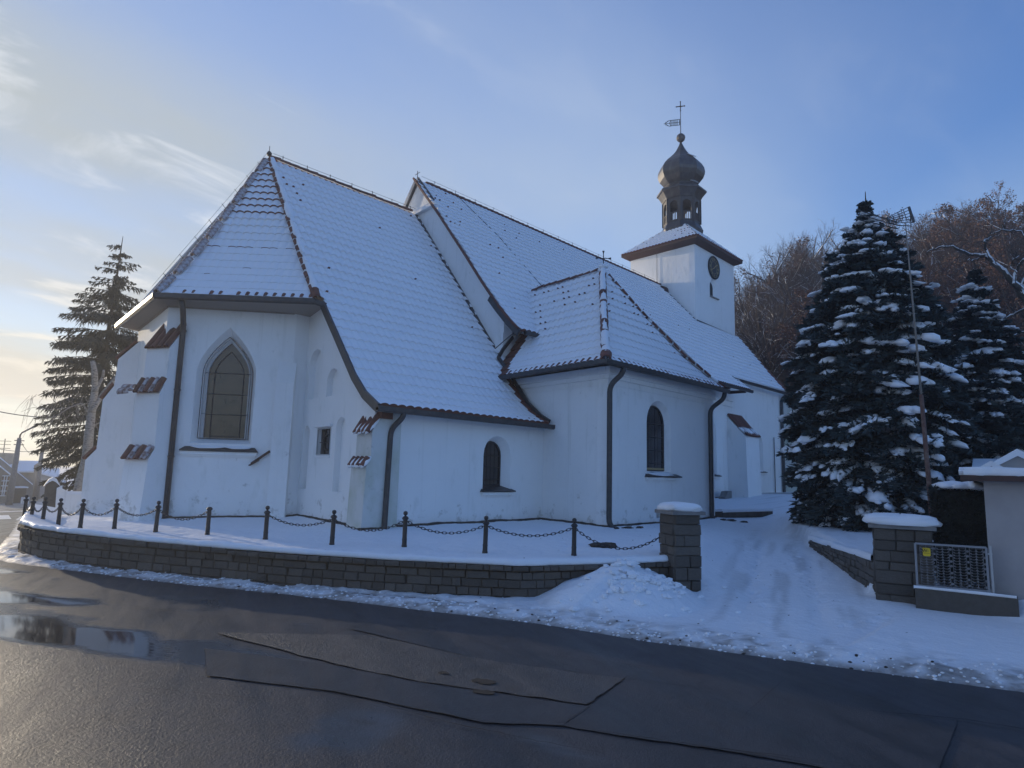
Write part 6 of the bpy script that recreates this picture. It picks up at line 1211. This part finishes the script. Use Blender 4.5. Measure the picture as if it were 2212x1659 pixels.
# lamp posts
def lamp(base, top, arm, D, label, h2):
    b, tp = far(*base, D), far(*top, D); t = T('street_lamp', label, 'street lamp', b, group='concrete street lamps'); mb = MB().tube([b-(0, 0, .3), tp], [.22*h2, .12*h2], 10); t.part('pole', mb, M['concrete'], smooth=True)
    ap_ = [far(*p, D) for p in arm]; mb = MB().tube(bend(ap_), .055*h2, 6); ar_ = t.part('arm', mb, M['metal'], smooth=True); mb = MB(); e = ap_[-1]; d = unit(ap_[-1]-ap_[-2]); mb.beam(e-d*.1, e+d*.75*h2, .22*h2, .10*h2); t.part('lamp_head', mb, M['metal'], ar_)
    for f in (.04, .10): mb = MB(); c_ = tp+(b-tp)*f; mb.tube([c_+(-.25*h2, 0, 0), c_+(.3*h2, 0, 0)], .03*h2, 5); t.part('insulator_bracket', mb, M['metal'])
    return tp
lp1 = lamp((18.3, 1093), (42, 946), L_((365, 55), (372, 0), (395, -40))+[(62, 927.5)], 54.7, 'nearer tapered concrete street lamp at the far left', 1.0)
lp2 = lamp((75, 1083), (92, 968), L_((795, 250), (800, 215), (830, 193), (880, 188)), 73.8, 'farther concrete street lamp beside the spruce', 1.15)
# overhead cables
def cable(a, b, sg, label, r=.02): 
    t = np.linspace(0, 1, 24); c = a+(b-a)*t[:, None]; c[:, 2] -= sg*4*t*(1-t); single('overhead_cable', MB().tube(c, r, 4, cap=False), M['iron'], label, 'cable', O=a)
cable(far(-60, 875, 30), far(175, 897, 40), .25, 'upper black overhead cable entering from the left edge', .018); cable(lp1, lp2, .8, 'overhead cable slung between the two street lamps'); cable(far(-60, 955, 50), lp2+(0, 0, -.2), .3, 'lower overhead cable reaching the farther street lamp from the left')
# blue crossing sign, white hoarding boards, bin, gate pillar and white churchyard wall
q = vplane(45, *L_((1330, 965), (1420, 970), (1420, 825), (1335, 822))); t = T('road_sign', 'square blue pedestrian crossing sign half hidden by the birch', 'road sign', (q[0]+q[1])/2-(0, 0, 2.2)); n = np.array([-.08, -1, 0]); u = unit(q[1]-q[0]); w_ = np.linalg.norm(q[1]-q[0]); mb = MB(); mb.box(sum(q)/4, (w_, .04, w_*1.1), axes=(u, n, (0, 0, 1))); t.part('plate', mb, M['blue']); c_ = sum(q)/4+n*.03; mb = MB().prism([(-w_*.36, -w_*.34), (w_*.36, -w_*.34), (0, w_*.36)], c_, u, (0, 0, 1), n, .01); t.part('white_triangle', mb, M['white']); mb = MB(); mb.beam(c_+n*.02-(0, 0, w_*.25), c_+n*.02+u*.06+(0, 0, w_*.08), .01, w_*.07, up=n); mb.blob(c_+n*.02+u*.06+(0, 0, w_*.13), (w_*.05, .01, w_*.05), 1, flat=1); t.part('walking_figure', mb, M['black']); mb = MB().tube([(q[0]+q[1])/2-(0, 0, 2.4), sum(q)/4+(0, 0, .3)], .04, 6); t.part('pole', mb, M['concrete'])
q = vplane(58.7, *L_((372, 1292), (540, 1272), (553, 1143), (395, 1148))); t = T('hoarding', 'white board panels leaning beside the street below the houses', 'boards', q[0])
for i in range(4): a, b = q[0]+(q[1]-q[0])*(i/4), q[0]+(q[1]-q[0])*((i+.93)/4); c_, d = q[3]+(q[2]-q[3])*((i+.93)/4), q[3]+(q[2]-q[3])*(i/4); nn_ = np.array([.2, 1, 0])*.08; mb = MB().add([a, b, c_, d, a+nn_, b+nn_, c_+nn_, d+nn_], [(0, 1, 2, 3), (4, 5, 6, 7), (0, 1, 5, 4), (1, 2, 6, 5), (2, 3, 7, 6), (3, 0, 4, 7)]); t.part('board', mb, M['white'])
q = vplane(61, *L_((80, 1275), (300, 1265), (420, 1020), (150, 1000))); t = T('shed', 'dark lean-to with snowy ledge against the low house', 'shed', q[0]); c_ = sum(q)/4; mb = MB(); mb.box(c_-(0, 0, .1), (1.35, .8, 1.5), rz=.1); t.part('wall', mb, M['mortar']); mb = MB(); mb.box(c_+(0, 0, .70), (1.5, 1.0, .10), rz=.1); t.part('snow_cap', mb, M['snow'])
DP = 26.5; q = vplane(DP, *L_((775, 1440), (1030, 1450), (1050, 950), (780, 935))); t = T('gate_pillar', 'dark brick churchyard gate pillar with rounded snow cap at the far left', 'gate pillar', q[0]); u = unit((*(q[1]-q[0])[:2], 0)); n = np.array([-u[1], u[0], 0]); n = n if n[1] > 0 else -n; w_ = float((q[1]-q[0])@u); hh_ = q[2][2]-q[0][2]
mb = MB().prism([(0, -.6), (w_, -.6), (w_, hh_), (w_*.75, hh_+.14), (w_*.5, hh_+.19), (w_*.25, hh_+.14), (0, hh_)], q[0], u, (0, 0, 1), n, .6); t.part('shaft', mb, M['stone']); mb = MB().prism([(-.05, hh_), (w_*.25, hh_+.14), (w_*.5, hh_+.19), (w_*.75, hh_+.14), (w_+.05, hh_), (w_*.78, hh_+.24), (w_*.5, hh_+.30), (w_*.22, hh_+.24)], q[0]-n*.04, u, (0, 0, 1), n, .68); t.part('snow_cap', mb, M['snow'])
q = vplane(DP-.4, *L_((1030, 1490), (1440, 1505), (1440, 1105), (1245, 1095), (1260, 1050), (1150, 985), (1045, 1035))); t = T('churchyard_wall', 'low whitewashed wall with small snowy gable beside the brick gate pillar', 'wall', q[0]); o = q[0]; P2d = lambda p: (float((p-o)@u), float(p[2]-o[2])); poly = [P2d(p) for p in q]; poly[0] = (poly[0][0], -.6); poly[1] = (poly[1][0]+1.5, -.6); poly[2] = (poly[2][0]+1.5, poly[2][1]); mb = MB().prism(poly, o, u, (0, 0, 1), n, .3); t.part('wall', mb, M['plaster']); mb = MB(); a, b, c_, d, e = poly[2:]; 
for s_, e_ in ((d, e), (e, poly[6]), (a, b)): mb.prism([s_, e_, (e_[0], e_[1]+.09), (s_[0], s_[1]+.09)], o-n*.06, u, (0, 0, 1), n, .42)
t.part('snow_cap', mb, M['snow'])
# house with two snowy dormer gables beyond the garage
def dorm(cx, cy, wpx, D, t, k):
    c_ = far(cx, cy, D); w_ = wpx/1400*D; u = np.array([.1, -1, 0]); u = unit(u); n = np.array([1, .1, 0]); mb = MB().prism([(-w_/2, -w_*.7), (w_/2, -w_*.7), (w_/2, 0), (0, w_*.30), (-w_/2, 0)], c_, u, (0, 0, 1), n, 1.5); d = t.part('dormer', mb, M['house2']); mb = MB()
    for a, b in (((-w_*.62, -.07*w_), (0, w_*.30)), ((w_*.62, -.07*w_), (0, w_*.30))): mb.prism([a, b, (b[0], b[1]+w_*.20), (a[0]*.98, a[1]+w_*.16)], c_-n*.1, u, (0, 0, 1), n, 1.7)
    t.part('dormer_roof', mb, M['snow'], d)
DD = 15.4; c_ = far(2190, 1030, DD); t = T('house', 'house roof with two snowy dormer gables rising behind the garage', 'house', c_); mb = MB(); u = unit((.1, -1, 0)); n = np.array([1, .1, 0]); q0 = far(2118, 1042, DD); mb.add([q0-u*.1, q0+u*4, q0+u*4+n*1.5+(0, 0, .5), q0-u*.1+n*1.5+(0, 0, .5)], [(0, 1, 2, 3)]); mb.box(q0+u*2.0+n*1.5-(0, 0, 1.3), (4, 3, 2.5), axes=(u, n, (0, 0, 1))); t.part('wall', mb, M['house2']); mb = MB(); mb.add([q0-u*.15-n*.15+(0, 0, .06), q0+u*4-n*.15+(0, 0, .06), q0+u*4+n*1.5+(0, 0, .5), q0-u*.15+n*1.5+(0, 0, .5)], [(0, 1, 2, 3)]); t.part('roof', mb, M['snow']); dorm(2143, 1024, 46, DD-.3, t, 0); dorm(2200, 1008, 60, DD+.7, t, 1)

# winter haze lying over the village
HZ = MB(); HZ.box((90, 90, 11.2), (1180, 1180, 34.4)); hm = bpy.data.materials.new('haze_air'); hm.use_nodes = True; ht = hm.node_tree; ht.nodes.clear(); pv = N(ht, 'ShaderNodeVolumePrincipled'); pv.inputs['Color'].default_value = (.93, .95, 1, 1); pv.inputs['Density'].default_value = .0014; pv.inputs['Anisotropy'].default_value = .42; om = N(ht, 'ShaderNodeOutputMaterial'); LK(ht, pv.outputs[0], om.inputs['Volume'])
single('haze', HZ, hm, 'thin winter haze in the air around the church', 'haze', kind='stuff')
